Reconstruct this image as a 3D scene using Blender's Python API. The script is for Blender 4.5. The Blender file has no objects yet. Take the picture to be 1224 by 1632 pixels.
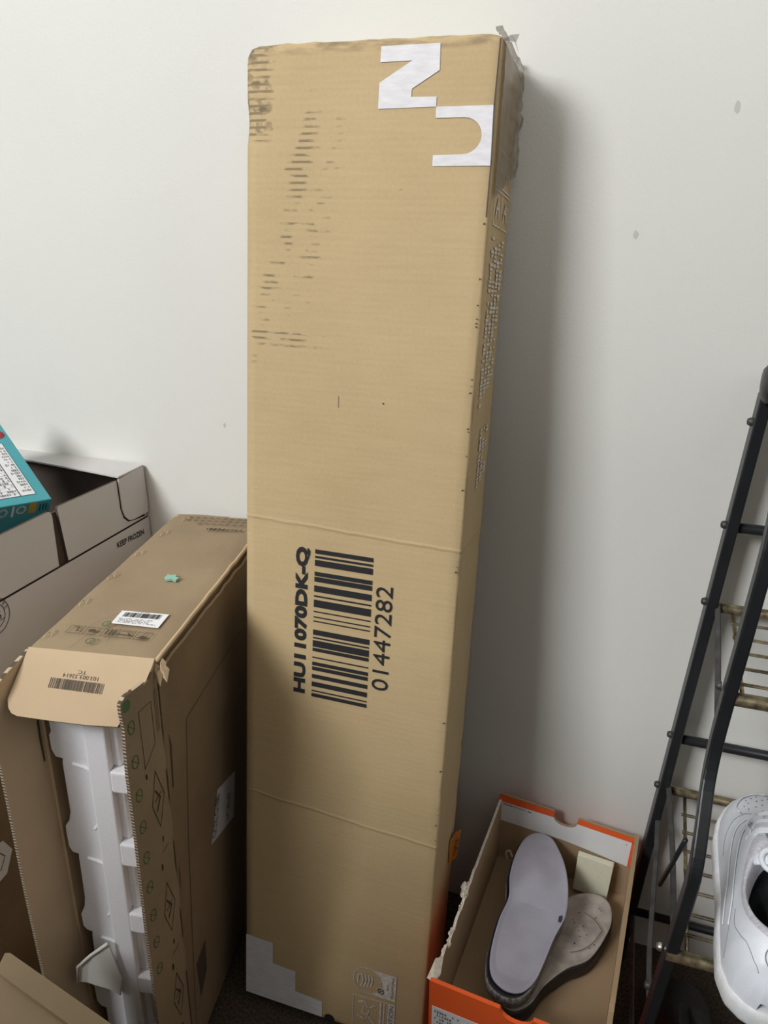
import bpy, bmesh, math, random
from mathutils import Vector, Matrix, noise
random.seed(7)
C = bpy.context.scene.collection
sc = bpy.context.scene
V3 = Vector

# ------------------------------------------------------------------ camera, light, exposure
cd = bpy.data.cameras.new('camera'); cam = bpy.data.objects.new('camera', cd); C.objects.link(cam)
cd.sensor_fit = 'VERTICAL'; cd.sensor_height = 24.0
cd.lens = 1205.23 / 1632 * 24.0
cd.clip_start = 0.01
R = Matrix(((0.94756031, -0.11933464, 0.29646029), (0.31955332, 0.36509952, -0.87440724), (-0.00389043, 0.92328846, 0.38408759)))
cam.matrix_world = Matrix.Translation((0, -0.93276, 1.1)) @ R.to_4x4()
sc.camera = cam
sc.view_settings.view_transform = 'Standard'
sc.view_settings.look = 'None'
sc.view_settings.gamma = 1
sc.view_settings.exposure = 0.0
sc.view_settings.use_curve_mapping = False
w = bpy.data.worlds.new('world'); sc.world = w; w.use_nodes = True
w.node_tree.nodes['Background'].inputs[0].default_value = (1.0, 0.97, 0.93, 1)
w.node_tree.nodes['Background'].inputs[1].default_value = 0.2

def area(name, loc, target, sx, sy, energy, color):
    l = bpy.data.lights.new(name, 'AREA'); l.shape = 'RECTANGLE'; l.size = sx; l.size_y = sy
    l.energy = energy; l.color = color
    o = bpy.data.objects.new(name, l); C.objects.link(o); o.location = loc
    o.rotation_euler = (V3(target) - V3(loc)).to_track_quat('-Z', 'Y').to_euler()
    return o
area('window_light', (-2.05, -3.15, 3.0), (0.1, -0.15, 0.55), 1.35, 1.15, 150, (0.965, 0.985, 1.0))
area('second_window_light', (1.1, -3.05, 2.15), (0.5, 0.0, 0.9), 1.6, 0.7, 24, (1.0, 0.985, 0.96))  # added fill lamp, lifts the upper right wall; not a known source

# ------------------------------------------------------------------ materials
def mat(name, col, rough=0.7, noise_amt=0.0, nscale=40, bump=0.0, bscale=200, metal=0.0, col2=None, spec=0.3, stretch=None):
    m = bpy.data.materials.new(name); m.use_nodes = True
    nt = m.node_tree; b = nt.nodes['Principled BSDF']
    b.inputs['Roughness'].default_value = rough; b.inputs['Metallic'].default_value = metal
    b.inputs['Specular IOR Level'].default_value = spec
    b.inputs['Base Color'].default_value = (*col, 1)
    if noise_amt or bump:
        tc = nt.nodes.new('ShaderNodeTexCoord'); mp = nt.nodes.new('ShaderNodeMapping')
        nt.links.new(tc.outputs['Object'], mp.inputs[0])
        if stretch: mp.inputs['Scale'].default_value = stretch
    if noise_amt:
        n = nt.nodes.new('ShaderNodeTexNoise'); n.inputs['Scale'].default_value = nscale; n.inputs['Detail'].default_value = 6
        nt.links.new(mp.outputs[0], n.inputs[0])
        mx = nt.nodes.new('ShaderNodeMix'); mx.data_type = 'RGBA'
        c2 = col2 or tuple(c * (1 - noise_amt) for c in col)
        mx.inputs[6].default_value = (*col, 1); mx.inputs[7].default_value = (*c2, 1)
        r = nt.nodes.new('ShaderNodeMapRange'); r.inputs[1].default_value = .35; r.inputs[2].default_value = .65
        nt.links.new(n.outputs[0], r.inputs[0]); nt.links.new(r.outputs[0], mx.inputs[0])
        nt.links.new(mx.outputs[2], b.inputs['Base Color'])
    if bump:
        n2 = nt.nodes.new('ShaderNodeTexNoise'); n2.inputs['Scale'].default_value = bscale; n2.inputs['Detail'].default_value = 3
        nt.links.new(mp.outputs[0], n2.inputs[0])
        bp = nt.nodes.new('ShaderNodeBump'); bp.inputs['Strength'].default_value = bump; bp.inputs['Distance'].default_value = 0.002
        nt.links.new(n2.outputs[0], bp.inputs['Height']); nt.links.new(bp.outputs[0], b.inputs['Normal'])
    return m

class G:
    """tiny node-math helper"""
    def __init__(s, nt): s.nt = nt
    def m(s, op, a, b=0.0, c=None, clamp=False):
        n = s.nt.nodes.new('ShaderNodeMath'); n.operation = op; n.use_clamp = clamp
        for i, x in enumerate((a, b) if c is None else (a, b, c)):
            if isinstance(x, (int, float)): n.inputs[i].default_value = x
            else: s.nt.links.new(x, n.inputs[i])
        return n.outputs[0]
    def band(s, x, lo, hi, soft):
        a = s.m('DIVIDE', s.m('SUBTRACT', x, lo - soft), soft, clamp=True)
        b = s.m('DIVIDE', s.m('SUBTRACT', hi + soft, x), soft, clamp=True)
        return s.m('MULTIPLY', a, b)
    def noise(s, vec, scale, detail=3, mapscale=None):
        if mapscale:
            mp = s.nt.nodes.new('ShaderNodeMapping'); mp.inputs['Scale'].default_value = mapscale
            s.nt.links.new(vec, mp.inputs[0]); vec = mp.outputs[0]
        n = s.nt.nodes.new('ShaderNodeTexNoise'); n.inputs['Scale'].default_value = scale; n.inputs['Detail'].default_value = detail
        s.nt.links.new(vec, n.inputs[0]); return n.outputs[0]

def cardboard_tall():
    """kraft board of the tall carton: flute lines, black scuffs, faint creases (object coordinates: x across, z up)"""
    m = mat('kraft_tall', (0.47, 0.345, 0.185), 0.75)
    nt = m.node_tree; g = G(nt); b = nt.nodes['Principled BSDF']
    tc = nt.nodes.new('ShaderNodeTexCoord'); P = tc.outputs['Object']
    sp = nt.nodes.new('ShaderNodeSeparateXYZ'); nt.links.new(P, sp.inputs[0]); x, y, z = sp.outputs
    flute = g.m('SINE', g.m('MULTIPLY', z, 2 * math.pi / 0.0068))
    big = g.noise(P, 6, 4); fine = g.noise(P, 260, 4); fib = g.noise(P, 60, 3, (0.25, 1, 3))
    # scuffs: dark dashes on the flute crests, only near the upper left
    fl01 = g.m('MULTIPLY', g.m('ADD', flute, 1.0), 0.5)
    crest = g.m('MULTIPLY', g.m('SUBTRACT', fl01, 0.62), 6.0, clamp=True)
    dash = g.noise(P, 55, 3, (0.9, 1, 2.2))
    reg = g.noise(P, 11, 2, (2.0, 1, 1.0))
    # diagonal streak of rub marks
    diag = g.m('SUBTRACT', x, g.m('MULTIPLY', g.m('SUBTRACT', z, 0.96), 0.27))
    dm = g.m('ADD', g.band(diag, 0.012, 0.026, 0.014), g.m('MULTIPLY', g.band(diag, 0.050, 0.062, 0.014), 0.8))
    rz = g.band(z, 0.95, 1.25, 0.14)
    corner = g.m('MULTIPLY', g.band(x, -0.01, 0.022, 0.02), g.band(z, 1.165, 1.26, 0.03))
    r1 = g.m('MULTIPLY', g.m('MULTIPLY', dm, rz), g.m('SUBTRACT', reg, 0.22))
    low = g.m('MULTIPLY', g.m('MULTIPLY', g.band(x, 0.018, 0.11, 0.02), g.band(z, 0.936, 0.953, 0.003)), 0.35)
    wide = g.m('MULTIPLY', g.m('MULTIPLY', g.band(x, 0.02, 0.17, 0.05), g.band(z, 1.0, 1.13, 0.05)), 0.16)
    reg_all = g.m('ADD', g.m('ADD', r1, wide), g.m('ADD', low, g.m('MULTIPLY', corner, 0.62)))
    thr = g.m('SUBTRACT', 0.80, g.m('MULTIPLY', reg_all, 0.75))
    sc_m = g.m('MULTIPLY', g.m('MULTIPLY', g.m('SUBTRACT', dash, thr), 7.0, clamp=True), crest)
    solid = g.m('MULTIPLY', g.m('SUBTRACT', g.noise(P, 90, 4), g.m('SUBTRACT', 0.78, g.m('MULTIPLY', corner, 0.3))), 6.0, clamp=True)
    sc_m = g.m('MAXIMUM', g.m('MULTIPLY', sc_m, 0.55), g.m('MULTIPLY', solid, 0.7))
    # grime along top edge
    edge = g.m('MULTIPLY', g.band(z, 1.236, 1.26, 0.006), g.m('SUBTRACT', g.noise(P, 35, 4, (1, 1, 4)), 0.42), )
    sc_m = g.m('MAXIMUM', sc_m, g.m('MULTIPLY', edge, 2.2, clamp=True))
    base = nt.nodes.new('ShaderNodeMix'); base.data_type = 'RGBA'
    base.inputs[6].default_value = (0.455, 0.335, 0.178, 1); base.inputs[7].default_value = (0.555, 0.415, 0.235, 1)
    v = g.m('ADD', g.m('MULTIPLY', big, 0.5), g.m('ADD', g.m('MULTIPLY', fine, 0.25), g.m('MULTIPLY', fib, 0.25)))
    v = g.m('ADD', v, g.m('MULTIPLY', flute, -0.015))
    v = g.m('MULTIPLY', g.m('SUBTRACT', v, 0.3), 2.5, clamp=True)
    nt.links.new(v, base.inputs[0])
    dk = nt.nodes.new('ShaderNodeMix'); dk.data_type = 'RGBA'; nt.links.new(sc_m, dk.inputs[0])
    nt.links.new(base.outputs[2], dk.inputs[6]); dk.inputs[7].default_value = (0.05, 0.04, 0.03, 1)
    nt.links.new(dk.outputs[2], b.inputs['Base Color'])
    # relief: flutes + two horizontal creases
    def crease(z0, slope, amp):
        d = g.m('ABSOLUTE', g.m('SUBTRACT', z, g.m('ADD', z0, g.m('ADD', g.m('MULTIPLY', x, slope), g.m('MULTIPLY', g.noise(P, 25, 2), 0.006)))))
        return g.m('MULTIPLY', g.m('SUBTRACT', 1.0, g.m('DIVIDE', d, 0.003), clamp=True), amp)
    h = g.m('ADD', g.m('MULTIPLY', flute, g.m('MULTIPLY', big, 0.02)), g.m('MULTIPLY', fine, 0.10))
    h = g.m('ADD', h, g.m('ADD', crease(0.732, -0.03, 0.7), crease(0.346, -0.06, 0.7)))
    h = g.m('ADD', h, g.m('MULTIPLY', g.noise(P, 9, 3), 1.6))
    bp = nt.nodes.new('ShaderNodeBump'); bp.inputs['Strength'].default_value = 0.45; bp.inputs['Distance'].default_value = 0.0025
    nt.links.new(h, bp.inputs['Height']); nt.links.new(bp.outputs[0], b.inputs['Normal'])
    return m

def corrugated(name, dark, light, axis=2, period=0.0055):
    """cut edge of corrugated board: little dark cells between pale liners"""
    m = mat(name, light, 0.85)
    nt = m.node_tree; g = G(nt); b = nt.nodes['Principled BSDF']
    tc = nt.nodes.new('ShaderNodeTexCoord')
    sp = nt.nodes.new('ShaderNodeSeparateXYZ'); nt.links.new(tc.outputs['Object'], sp.inputs[0])
    t = g.m('ADD', sp.outputs[axis], g.m('MULTIPLY', g.noise(tc.outputs['Object'], 70, 2), 0.004))
    s = g.m('SINE', g.m('MULTIPLY', t, 2 * math.pi / period))
    k = g.m('GREATER_THAN', s, -0.05)
    mx = nt.nodes.new('ShaderNodeMix'); mx.data_type = 'RGBA'
    mx.inputs[6].default_value = (*light, 1); mx.inputs[7].default_value = (*dark, 1)
    nt.links.new(k, mx.inputs[0]); nt.links.new(mx.outputs[2], b.inputs['Base Color'])
    return m

def tape_mat():
    m = bpy.data.materials.new('clear_tape'); m.use_nodes = True; nt = m.node_tree
    b = nt.nodes['Principled BSDF']; b.inputs['Base Color'].default_value = (0.27, 0.21, 0.145, 1); b.inputs['Roughness'].default_value = 0.25
    b.inputs['Alpha'].default_value = 0.62
    return m

M = {}
M['wall'] = mat('wall_paint', (0.70, 0.69, 0.65), 0.6, 0.03, 3, 0.12, 260)
M['wall_dim'] = mat('taupe_wall_paint', (0.30, 0.28, 0.26), 0.7, 0.03, 3)  # unseen wall darkened to cut bounce light in the corner
M['wood_dark'] = mat('dark_wood', (0.07, 0.05, 0.04), 0.5, 0.3, 6, stretch=(8, 8, 1))  # dark wood tone of an added light blocker
M['bedding'] = mat('grey_brown_bedding', (0.07, 0.06, 0.055), 0.9, 0.2, 8)  # dark tone shared by the added light blockers
M['ceil'] = mat('ceiling_paint', (0.75, 0.74, 0.71), 0.8, 0.02, 3)
M['carpet'] = mat('brown_carpet', (0.085, 0.062, 0.045), 0.95, 0.6, 260, 0.9, 400)
M['tall'] = cardboard_tall()
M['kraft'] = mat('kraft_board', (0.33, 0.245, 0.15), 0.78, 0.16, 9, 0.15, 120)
M['kraft_in'] = mat('kraft_board_inside', (0.56, 0.415, 0.265), 0.8, 0.10, 8, 0.12, 150)
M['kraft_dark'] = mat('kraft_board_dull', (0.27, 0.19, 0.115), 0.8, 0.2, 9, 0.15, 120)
M['edge'] = corrugated('corrugated_edge', (0.10, 0.075, 0.05), (0.50, 0.41, 0.30), 2, 0.0042)
M['edge_x'] = corrugated('corrugated_edge_across', (0.16, 0.12, 0.08), (0.50, 0.40, 0.28), 0, 0.0042)
M['white_board'] = mat('white_board', (0.60, 0.575, 0.565), 0.55, 0.04, 12)
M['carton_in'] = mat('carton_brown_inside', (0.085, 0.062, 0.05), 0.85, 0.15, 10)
M['black_ink'] = mat('black_ink', (0.022, 0.022, 0.024), 0.55)
M['ink'] = mat('brown_black_ink', (0.075, 0.055, 0.04), 0.6)
M['ink_soft'] = mat('faded_ink', (0.16, 0.115, 0.075), 0.7)
M['green_ink'] = mat('green_ink', (0.09, 0.17, 0.07), 0.6)
M['white_ink'] = mat('white_ink', (0.74, 0.72, 0.74), 0.6, 0.12, 60, stretch=(1, 1, 4))
M['white_ink_dull'] = mat('white_ink_worn', (0.78, 0.72, 0.64), 0.7, 0.3, 300)
M['label'] = mat('white_label', (0.80, 0.80, 0.81), 0.45)
M['grey_ink'] = mat('grey_ink', (0.22, 0.21, 0.22), 0.6)
M['tape'] = tape_mat()
M['foam'] = mat('white_foam', (0.86, 0.85, 0.88), 0.6, 0.04, 300, 0.15, 500)
M['foam_sheet'] = mat('foam_sheet', (0.75, 0.72, 0.68), 0.5)
M['cream_foam'] = mat('cream_foam', (0.74, 0.72, 0.56), 0.8, 0.05, 200)
M['teal'] = mat('teal_card', (0.075, 0.37, 0.42), 0.35, 0.08, 30)
M['gold'] = mat('gold_ink', (0.52, 0.36, 0.07), 0.4)
M['red_ink'] = mat('red_ink', (0.42, 0.045, 0.06), 0.4, 0.5, 60)
M['navy'] = mat('navy_ink', (0.02, 0.03, 0.07), 0.5)
M['orange'] = mat('orange_card', (0.90, 0.130, 0.028), 0.5, 0.04, 20)
M['sbox_in'] = mat('shoe_box_inside', (0.40, 0.275, 0.165), 0.8, 0.08, 15)
M['torn'] = mat('torn_fibre', (0.80, 0.72, 0.60), 0.9, 0.2, 200)
M['insole'] = mat('grey_insole', (0.43, 0.41, 0.48), 0.6, 0.16, 22, 0.1, 300)
M['insole2'] = mat('worn_beige_insole', (0.52, 0.46, 0.41), 0.75, 0.35, 45, 0.3, 200)
M['rubber'] = mat('dark_rubber', (0.032, 0.028, 0.034), 0.45, 0.3, 40)
M['rubber_edge'] = mat('scuffed_rubber_edge', (0.10, 0.09, 0.10), 0.6, 0.8, 260, col2=(0.34, 0.32, 0.30))
M['black_metal'] = mat('black_metal', (0.016, 0.017, 0.019), 0.38, 0.2, 30, spec=0.45)
M['dark_metal'] = mat('dull_dark_metal', (0.055, 0.053, 0.052), 0.45, 0.5, 60, spec=0.5)
M['brass'] = mat('worn_brass', (0.40, 0.34, 0.21), 0.38, 0.6, 120, metal=0.75, col2=(0.16, 0.13, 0.08))
M['steel'] = mat('bolt_steel', (0.55, 0.55, 0.52), 0.3, metal=0.9)
M['leather'] = mat('white_leather', (0.77, 0.80, 0.86), 0.42, 0.05, 30, 0.12, 350, spec=0.4)
M['sole'] = mat('white_rubber_sole', (0.80, 0.81, 0.82), 0.55, 0.10, 90, 0.15, 300)
M['lining'] = mat('grey_white_lining', (0.62, 0.61, 0.66), 0.8, 0.25, 160, 0.4, 260, stretch=(1, 4, 1))
M['shoe_black'] = mat('black_interior', (0.008, 0.009, 0.012), 0.75)
M['seam'] = mat('seam_grey', (0.26, 0.27, 0.31), 0.7)
M['perf'] = mat('perforation', (0.05, 0.05, 0.07), 0.8)
M['blk_leather'] = mat('black_leather', (0.02, 0.018, 0.018), 0.5, 0.3, 60)
M['tag'] = mat('orange_sticker', (0.45, 0.16, 0.02), 0.6)
M['gum'] = mat('pale_green_gum', (0.27, 0.50, 0.42), 0.5)
M['string'] = mat('pale_string', (0.50, 0.40, 0.30), 0.8)
M['scar'] = mat('torn_paper_scar', (0.55, 0.44, 0.30), 0.85)
M['wallspot'] = mat('wall_chip', (0.52, 0.52, 0.50), 0.8)

# ------------------------------------------------------------------ object helpers
def tag(o, label=None, cat=None, group=None, kind=None):
    if label: o['label'] = label
    if cat: o['category'] = cat
    if group: o['group'] = group
    if kind: o['kind'] = kind
    return o

def thing(name, label, cat, matrix=None, group=None):
    o = bpy.data.objects.new(name, None); C.objects.link(o)
    o.empty_display_size = 0.05
    if matrix is not None: o.matrix_world = matrix
    return tag(o, label, cat, group)

def mesh_obj(name, verts, faces, mats, parent=None, fm=None, smooth=False, label=None):
    me = bpy.data.meshes.new(name); me.from_pydata([tuple(v) for v in verts], [], [tuple(f) for f in faces])
    if not isinstance(mats, (list, tuple)): mats = [mats]
    for m_ in mats: me.materials.append(m_)
    if fm:
        for p, i in zip(me.polygons, fm): p.material_index = i
    if smooth:
        for p in me.polygons: p.use_smooth = True
    me.update()
    o = bpy.data.objects.new(name, me); C.objects.link(o)
    if parent: o.parent = parent
    if label: o['label'] = label
    return o

def fix_normals(o):
    bm = bmesh.new(); bm.from_mesh(o.data); bmesh.ops.recalc_face_normals(bm, faces=bm.faces); bm.to_mesh(o.data); bm.free(); return o

def bevel(o, w_, seg=2, ang=30):
    md = o.modifiers.new('bevel', 'BEVEL'); md.width = w_; md.segments = seg; md.limit_method = 'ANGLE'; md.angle_limit = math.radians(ang)
    return o

def frame(O, U, V):
    O, U, V = V3(O), V3(U).normalized(), V3(V).normalized()
    return O, U, V, U.cross(V)

def box_vf(a, b):
    (x0, y0, z0), (x1, y1, z1) = a, b
    vs = [(x, y, z) for x in (x0, x1) for y in (y0, y1) for z in (z0, z1)]
    return vs, [(0, 1, 3, 2), (4, 6, 7, 5), (0, 4, 5, 1), (2, 3, 7, 6), (0, 2, 6, 4), (1, 5, 7, 3)]

def box(name, a, b, m, parent=None, bev=0.0, label=None):
    vs, fs = box_vf(a, b); o = mesh_obj(name, vs, fs, m, parent, label=label)
    if bev: bevel(o, bev)
    return o

def panel(name, poly, fr, thick, mats, parent=None, side=1, label=None, wob=0.0, sub=0):
    """flat board: polygon (closed, 2-D in frame) extruded by thick along side*N; mats=[face, back, edge]"""
    O, U, V, N = fr
    pts = list(poly)
    if sub:                                              # subdivide outline so an edge can be ragged
        q = []
        for i, a in enumerate(pts):
            b = pts[(i + 1) % len(pts)]; L = math.dist(a, b); n = max(1, int(L / sub))
            q += [(a[0] + (b[0] - a[0]) * k / n, a[1] + (b[1] - a[1]) * k / n) for k in range(n)]
        pts = [(x + wob * random.uniform(-1, 1), y + wob * random.uniform(-1, 1)) for x, y in q]
    n = len(pts)
    vs = [O + U * x + V * y for x, y in pts] + [O + U * x + V * y + N * thick * side for x, y in pts]
    fs = [tuple(range(n)), tuple(range(2 * n - 1, n - 1, -1))] + [(i, (i + 1) % n, n + (i + 1) % n, n + i) for i in range(n)]
    o = mesh_obj(name, vs, fs, mats, parent, [0, min(1, len(mats) - 1)] + [len(mats) - 1] * n if isinstance(mats, (list, tuple)) else None, label=label)
    return fix_normals(o)

def flat(name, polys, fr, m, parent=None, off=0.0004, label=None):
    O, U, V, N = fr; vs = []; fs = []
    for p in polys:
        k = len(vs); vs += [O + U * x + V * y + N * off for x, y in p]; fs.append(tuple(range(k, k + len(p))))
    return mesh_obj(name, vs, fs, m, parent, label=label)

def flats(name, groups, fr, m, parent=None, off=0.0004, label=None):
    """one object for each printed mark; groups = list of polygon lists"""
    return [flat(name, g_, fr, m, parent, off, label) for g_ in groups]
nm_sp = 'small_print'
def small_print(polys, fr, m, parent, off=0.0004, label=None):
    return tag(flat(nm_sp, polys, fr, m, parent, off, label), kind='stuff')

def rect(x0, y0, x1, y1): return [(x0, y0), (x1, y0), (x1, y1), (x0, y1)]

def line_poly(pts, w_, closed=False):
    """stroke polyline into quads"""
    out = []; P = list(pts) + ([pts[0]] if closed else [])
    for a, b in zip(P, P[1:]):
        dx, dy = b[0] - a[0], b[1] - a[1]; L = math.hypot(dx, dy) or 1; nx, ny = -dy / L * w_ / 2, dx / L * w_ / 2
        ex, ey = dx / L * w_ / 2, dy / L * w_ / 2
        out.append([(a[0] - ex + nx, a[1] - ey + ny), (a[0] - ex - nx, a[1] - ey - ny), (b[0] + ex - nx, b[1] + ey - ny), (b[0] + ex + nx, b[1] + ey + ny)])
    return out

def ring_pts(cx, cy, rx, ry=None, n=24, a0=0, a1=2 * math.pi):
    ry = ry or rx
    k = n if abs(a1 - a0 - 2 * math.pi) < 1e-6 else n - 1
    return [(cx + rx * math.cos(a0 + (a1 - a0) * i / k), cy + ry * math.sin(a0 + (a1 - a0) * i / k)) for i in range(n)]

def text_mesh(body, bold=0.0):
    cu = bpy.data.curves.new('txt', 'FONT'); cu.body = body; cu.size = 1; cu.offset = bold; cu.resolution_u = 3
    o = bpy.data.objects.new('txt', cu); C.objects.link(o)
    dg = bpy.context.evaluated_depsgraph_get()
    me = bpy.data.meshes.new_from_object(o.evaluated_get(dg))
    vs = [(v.co.x, v.co.y) for v in me.vertices]; fs = [tuple(p.vertices) for p in me.polygons]
    bpy.data.objects.remove(o); bpy.data.meshes.remove(me); bpy.data.curves.remove(cu)
    x0 = min(v[0] for v in vs); x1 = max(v[0] for v in vs); y0 = min(v[1] for v in vs); y1 = max(v[1] for v in vs)
    return [((x - x0) / (x1 - x0), (y - y0) / (y1 - y0)) for x, y in vs], fs

def text(name, body, fr, o2, du, dv, m, parent=None, off=0.0004, bold=0.0, label=None):
    """lettering filling the parallelogram o2, o2+du (reading direction), o2+dv (up)"""
    O, U, V, N = fr; vs, fs = text_mesh(body, bold)
    w_ = []
    for s, t in vs:
        x = o2[0] + du[0] * s + dv[0] * t; y = o2[1] + du[1] * s + dv[1] * t
        w_.append(O + U * x + V * y + N * off)
    return mesh_obj(name, w_, fs, m, parent, label=label)

def glyph_rows(o2, du, dv, rows, per_row, thick, seed, fill=0.75):
    """rows of unreadable print, as short strokes (the photograph does not resolve the letters)"""
    r = random.Random(seed); out = []
    for i in range(rows):
        n = int(per_row * r.uniform(0.7, 1.0))
        for k in range(n):
            if r.random() > fill: continue
            s = (k + 0.1) / per_row; e = s + r.uniform(0.45, 0.8) / per_row; t = 1 - (i + 0.5) / rows; h = r.uniform(0.25, 0.5) * thick / rows
            q = []
            for a, b in ((s, t - h), (e, t - h), (e, t + h), (s, t + h)):
                q.append((o2[0] + du[0] * a + dv[0] * b, o2[1] + du[1] * a + dv[1] * b))
            out.append(q)
    return out

def tube_vf(path, r, seg=8, caps=True, flatten=None):
    P = [V3(p) for p in path]; vs = []; fs = []
    up = V3((0, 0, 1))
    prev = None
    for i, p in enumerate(P):
        d = (P[min(i + 1, len(P) - 1)] - P[max(i - 1, 0)]).normalized()
        if prev is None:
            a = d.cross(up); a = a if a.length > 1e-3 else d.cross(V3((1, 0, 0))); a.normalize()
        else:
            a = (prev - d * prev.dot(d)).normalized()
        prev = a; b = d.cross(a)
        rr = r[i] if isinstance(r, (list, tuple)) else r
        for k in range(seg):
            t = 2 * math.pi * k / seg
            vs.append(p + a * math.cos(t) * rr + b * math.sin(t) * rr)
    for i in range(len(P) - 1):
        for k in range(seg):
            fs.append((i * seg + k, i * seg + (k + 1) % seg, (i + 1) * seg + (k + 1) % seg, (i + 1) * seg + k))
    if caps: fs.append(tuple(range(seg - 1, -1, -1))); fs.append(tuple((len(P) - 1) * seg + k for k in range(seg)))
    return vs, fs

def tube(name, path, r, m, parent=None, seg=8, label=None):
    vs, fs = tube_vf(path, r, seg); return fix_normals(mesh_obj(name, vs, fs, m, parent, smooth=True, label=label))

def merge(name, parts, m, parent=None, smooth=False, label=None):
    vs = []; fs = []
    for v, f in parts:
        k = len(vs); vs += list(v); fs += [tuple(i + k for i in q) for q in f]
    return mesh_obj(name, vs, fs, m, parent, smooth=smooth, label=label)

def strap_vf(path, wdir, w_, th):
    """flat bar swept along path, wide along wdir"""
    P = [V3(p) for p in path]; W = V3(wdir).normalized(); vs = []; fs = []
    for i, p in enumerate(P):
        d = (P[min(i + 1, len(P) - 1)] - P[max(i - 1, 0)]).normalized(); n = d.cross(W).normalized()
        for a, b in ((-1, -1), (1, -1), (1, 1), (-1, 1)): vs.append(p + W * a * w_ / 2 + n * b * th / 2)
    for i in range(len(P) - 1):
        for k in range(4): fs.append((i * 4 + k, i * 4 + (k + 1) % 4, i * 4 + 4 + (k + 1) % 4, i * 4 + 4 + k))
    n = (len(P) - 1) * 4; fs += [(3, 2, 1, 0), (n, n + 1, n + 2, n + 3)]
    return vs, fs

def spline(pts, n, closed=False):
    P = [V3(p) for p in pts]; out = []; N = len(P)
    rng = N if closed else N - 1
    for i in range(rng):
        if closed: p0, p1, p2, p3 = P[(i - 1) % N], P[i], P[(i + 1) % N], P[(i + 2) % N]
        else: p0, p1, p2, p3 = P[max(i - 1, 0)], P[i], P[i + 1], P[min(i + 2, N - 1)]
        for k in range(n):
            t = k / n
            out.append(0.5 * ((2 * p1) + (p2 - p0) * t + (2 * p0 - 5 * p1 + 4 * p2 - p3) * t * t + (3 * p1 - p0 - 3 * p2 + p3) * t ** 3))
    if not closed: out.append(P[-1])
    return out

def gridbox(name, xs, ys, zs, disp, m, parent):
    """closed box from grid lines, each vertex moved by disp(p, nfaces)"""
    idx = {}; vs = []; fs = []
    def vid(i, j, k):
        key = (i, j, k)
        if key not in idx:
            ext = (i in (0, len(xs) - 1)) + (j in (0, len(ys) - 1)) + (k in (0, len(zs) - 1))
            p = V3((xs[i], ys[j], zs[k])); idx[key] = len(vs); vs.append(disp(p, ext))
        return idx[key]
    X, Y, Z = len(xs) - 1, len(ys) - 1, len(zs) - 1
    for i in range(X):
        for k in range(Z):
            fs.append((vid(i, 0, k), vid(i + 1, 0, k), vid(i + 1, 0, k + 1), vid(i, 0, k + 1)))
            fs.append((vid(i, Y, k), vid(i, Y, k + 1), vid(i + 1, Y, k + 1), vid(i + 1, Y, k)))
    for j in range(Y):
        for k in range(Z):
            fs.append((vid(0, j, k), vid(0, j, k + 1), vid(0, j + 1, k + 1), vid(0, j + 1, k)))
            fs.append((vid(X, j, k), vid(X, j + 1, k), vid(X, j + 1, k + 1), vid(X, j, k + 1)))
    for i in range(X):
        for j in range(Y):
            fs.append((vid(i, j, 0), vid(i, j + 1, 0), vid(i + 1, j + 1, 0), vid(i + 1, j, 0)))
            fs.append((vid(i, j, Z), vid(i + 1, j, Z), vid(i + 1, j + 1, Z), vid(i, j + 1, Z)))
    return mesh_obj(name, vs, fs, m, parent, smooth=True)

def lin(a, b, n): return [a + (b - a) * i / n for i in range(n + 1)]
def edged(L, n, e): return [0, e] + lin(e, L - e, n)[1:-1] + [L - e, L]

def mtx(O, U, V):
    """matrix with columns U, V, UxV at O"""
    U, V = V3(U).normalized(), V3(V); V = (V - U * V.dot(U)).normalized(); W = U.cross(V)
    m_ = Matrix((U, V, W)).transposed().to_4x4(); m_.translation = V3(O); return m_

# ------------------------------------------------------------------ setting
tag(box('floor', (-4.3, -4.4, -0.05), (1.6, 0.0, 0.0), M['carpet']), kind='structure')
tag(box('wall_back', (-4.3, 0.0, -0.05), (1.6, 0.1, 3.5), M['wall']), kind='structure')
tag(box('ceiling', (-4.3, -4.4, 3.5), (1.6, 0.1, 3.6), M['ceil']), kind='structure')
tag(box('wall_right', (1.6, -4.4, -0.05), (1.7, 0.1, 3.6), M['wall']), kind='structure')
fw = frame((0, 0, 0), (1, 0, 0), (0, 0, 1))
tag(box('wall_left', (-4.4, -4.4, -0.05), (-4.3, 0.1, 3.6), M['wall']), kind='structure')
tag(box('wall_front', (-4.4, -4.5, -0.05), (1.7, -4.4, 3.6), M['wall_dim']), kind='structure')
bed_blocker = thing('bed', 'low bed with grey-brown bedding behind the viewer', 'bed', Matrix.Translation((-1.05, -2.43, 0)))  # unseen low block, added to cut fill light from the front
bevel(box('mattress', (-1.1, -0.75, 0.28), (1.1, 0.90, 0.62), M['bedding'], bed_blocker), 0.05, )
bevel(box('bed_frame', (-1.12, -0.77, 0.0), (1.12, 0.92, 0.28), M['bedding'], bed_blocker), 0.01)
dr = thing('dresser', 'dark dresser left of the viewer, outside the picture', 'dresser', Matrix.Translation((-1.53, -1.25, 0)))  # unseen cabinet shape, added to shade the corner's left foot
bevel(box('cabinet_body', (-0.45, -0.22, 0.0), (0.42, 0.22, 0.70), M['bedding'], dr), 0.005)
bevel(box('top_panel', (-0.46, -0.23, 0.70), (0.43, 0.23, 0.725), M['bedding'], dr), 0.004)
hp = thing('laundry_hamper', 'tall dark laundry hamper left of the viewer, outside the picture', 'hamper', Matrix.Translation((-0.76, -1.22, 0)))  # unseen column, added so its shadow falls on the tall carton's lower part
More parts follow.
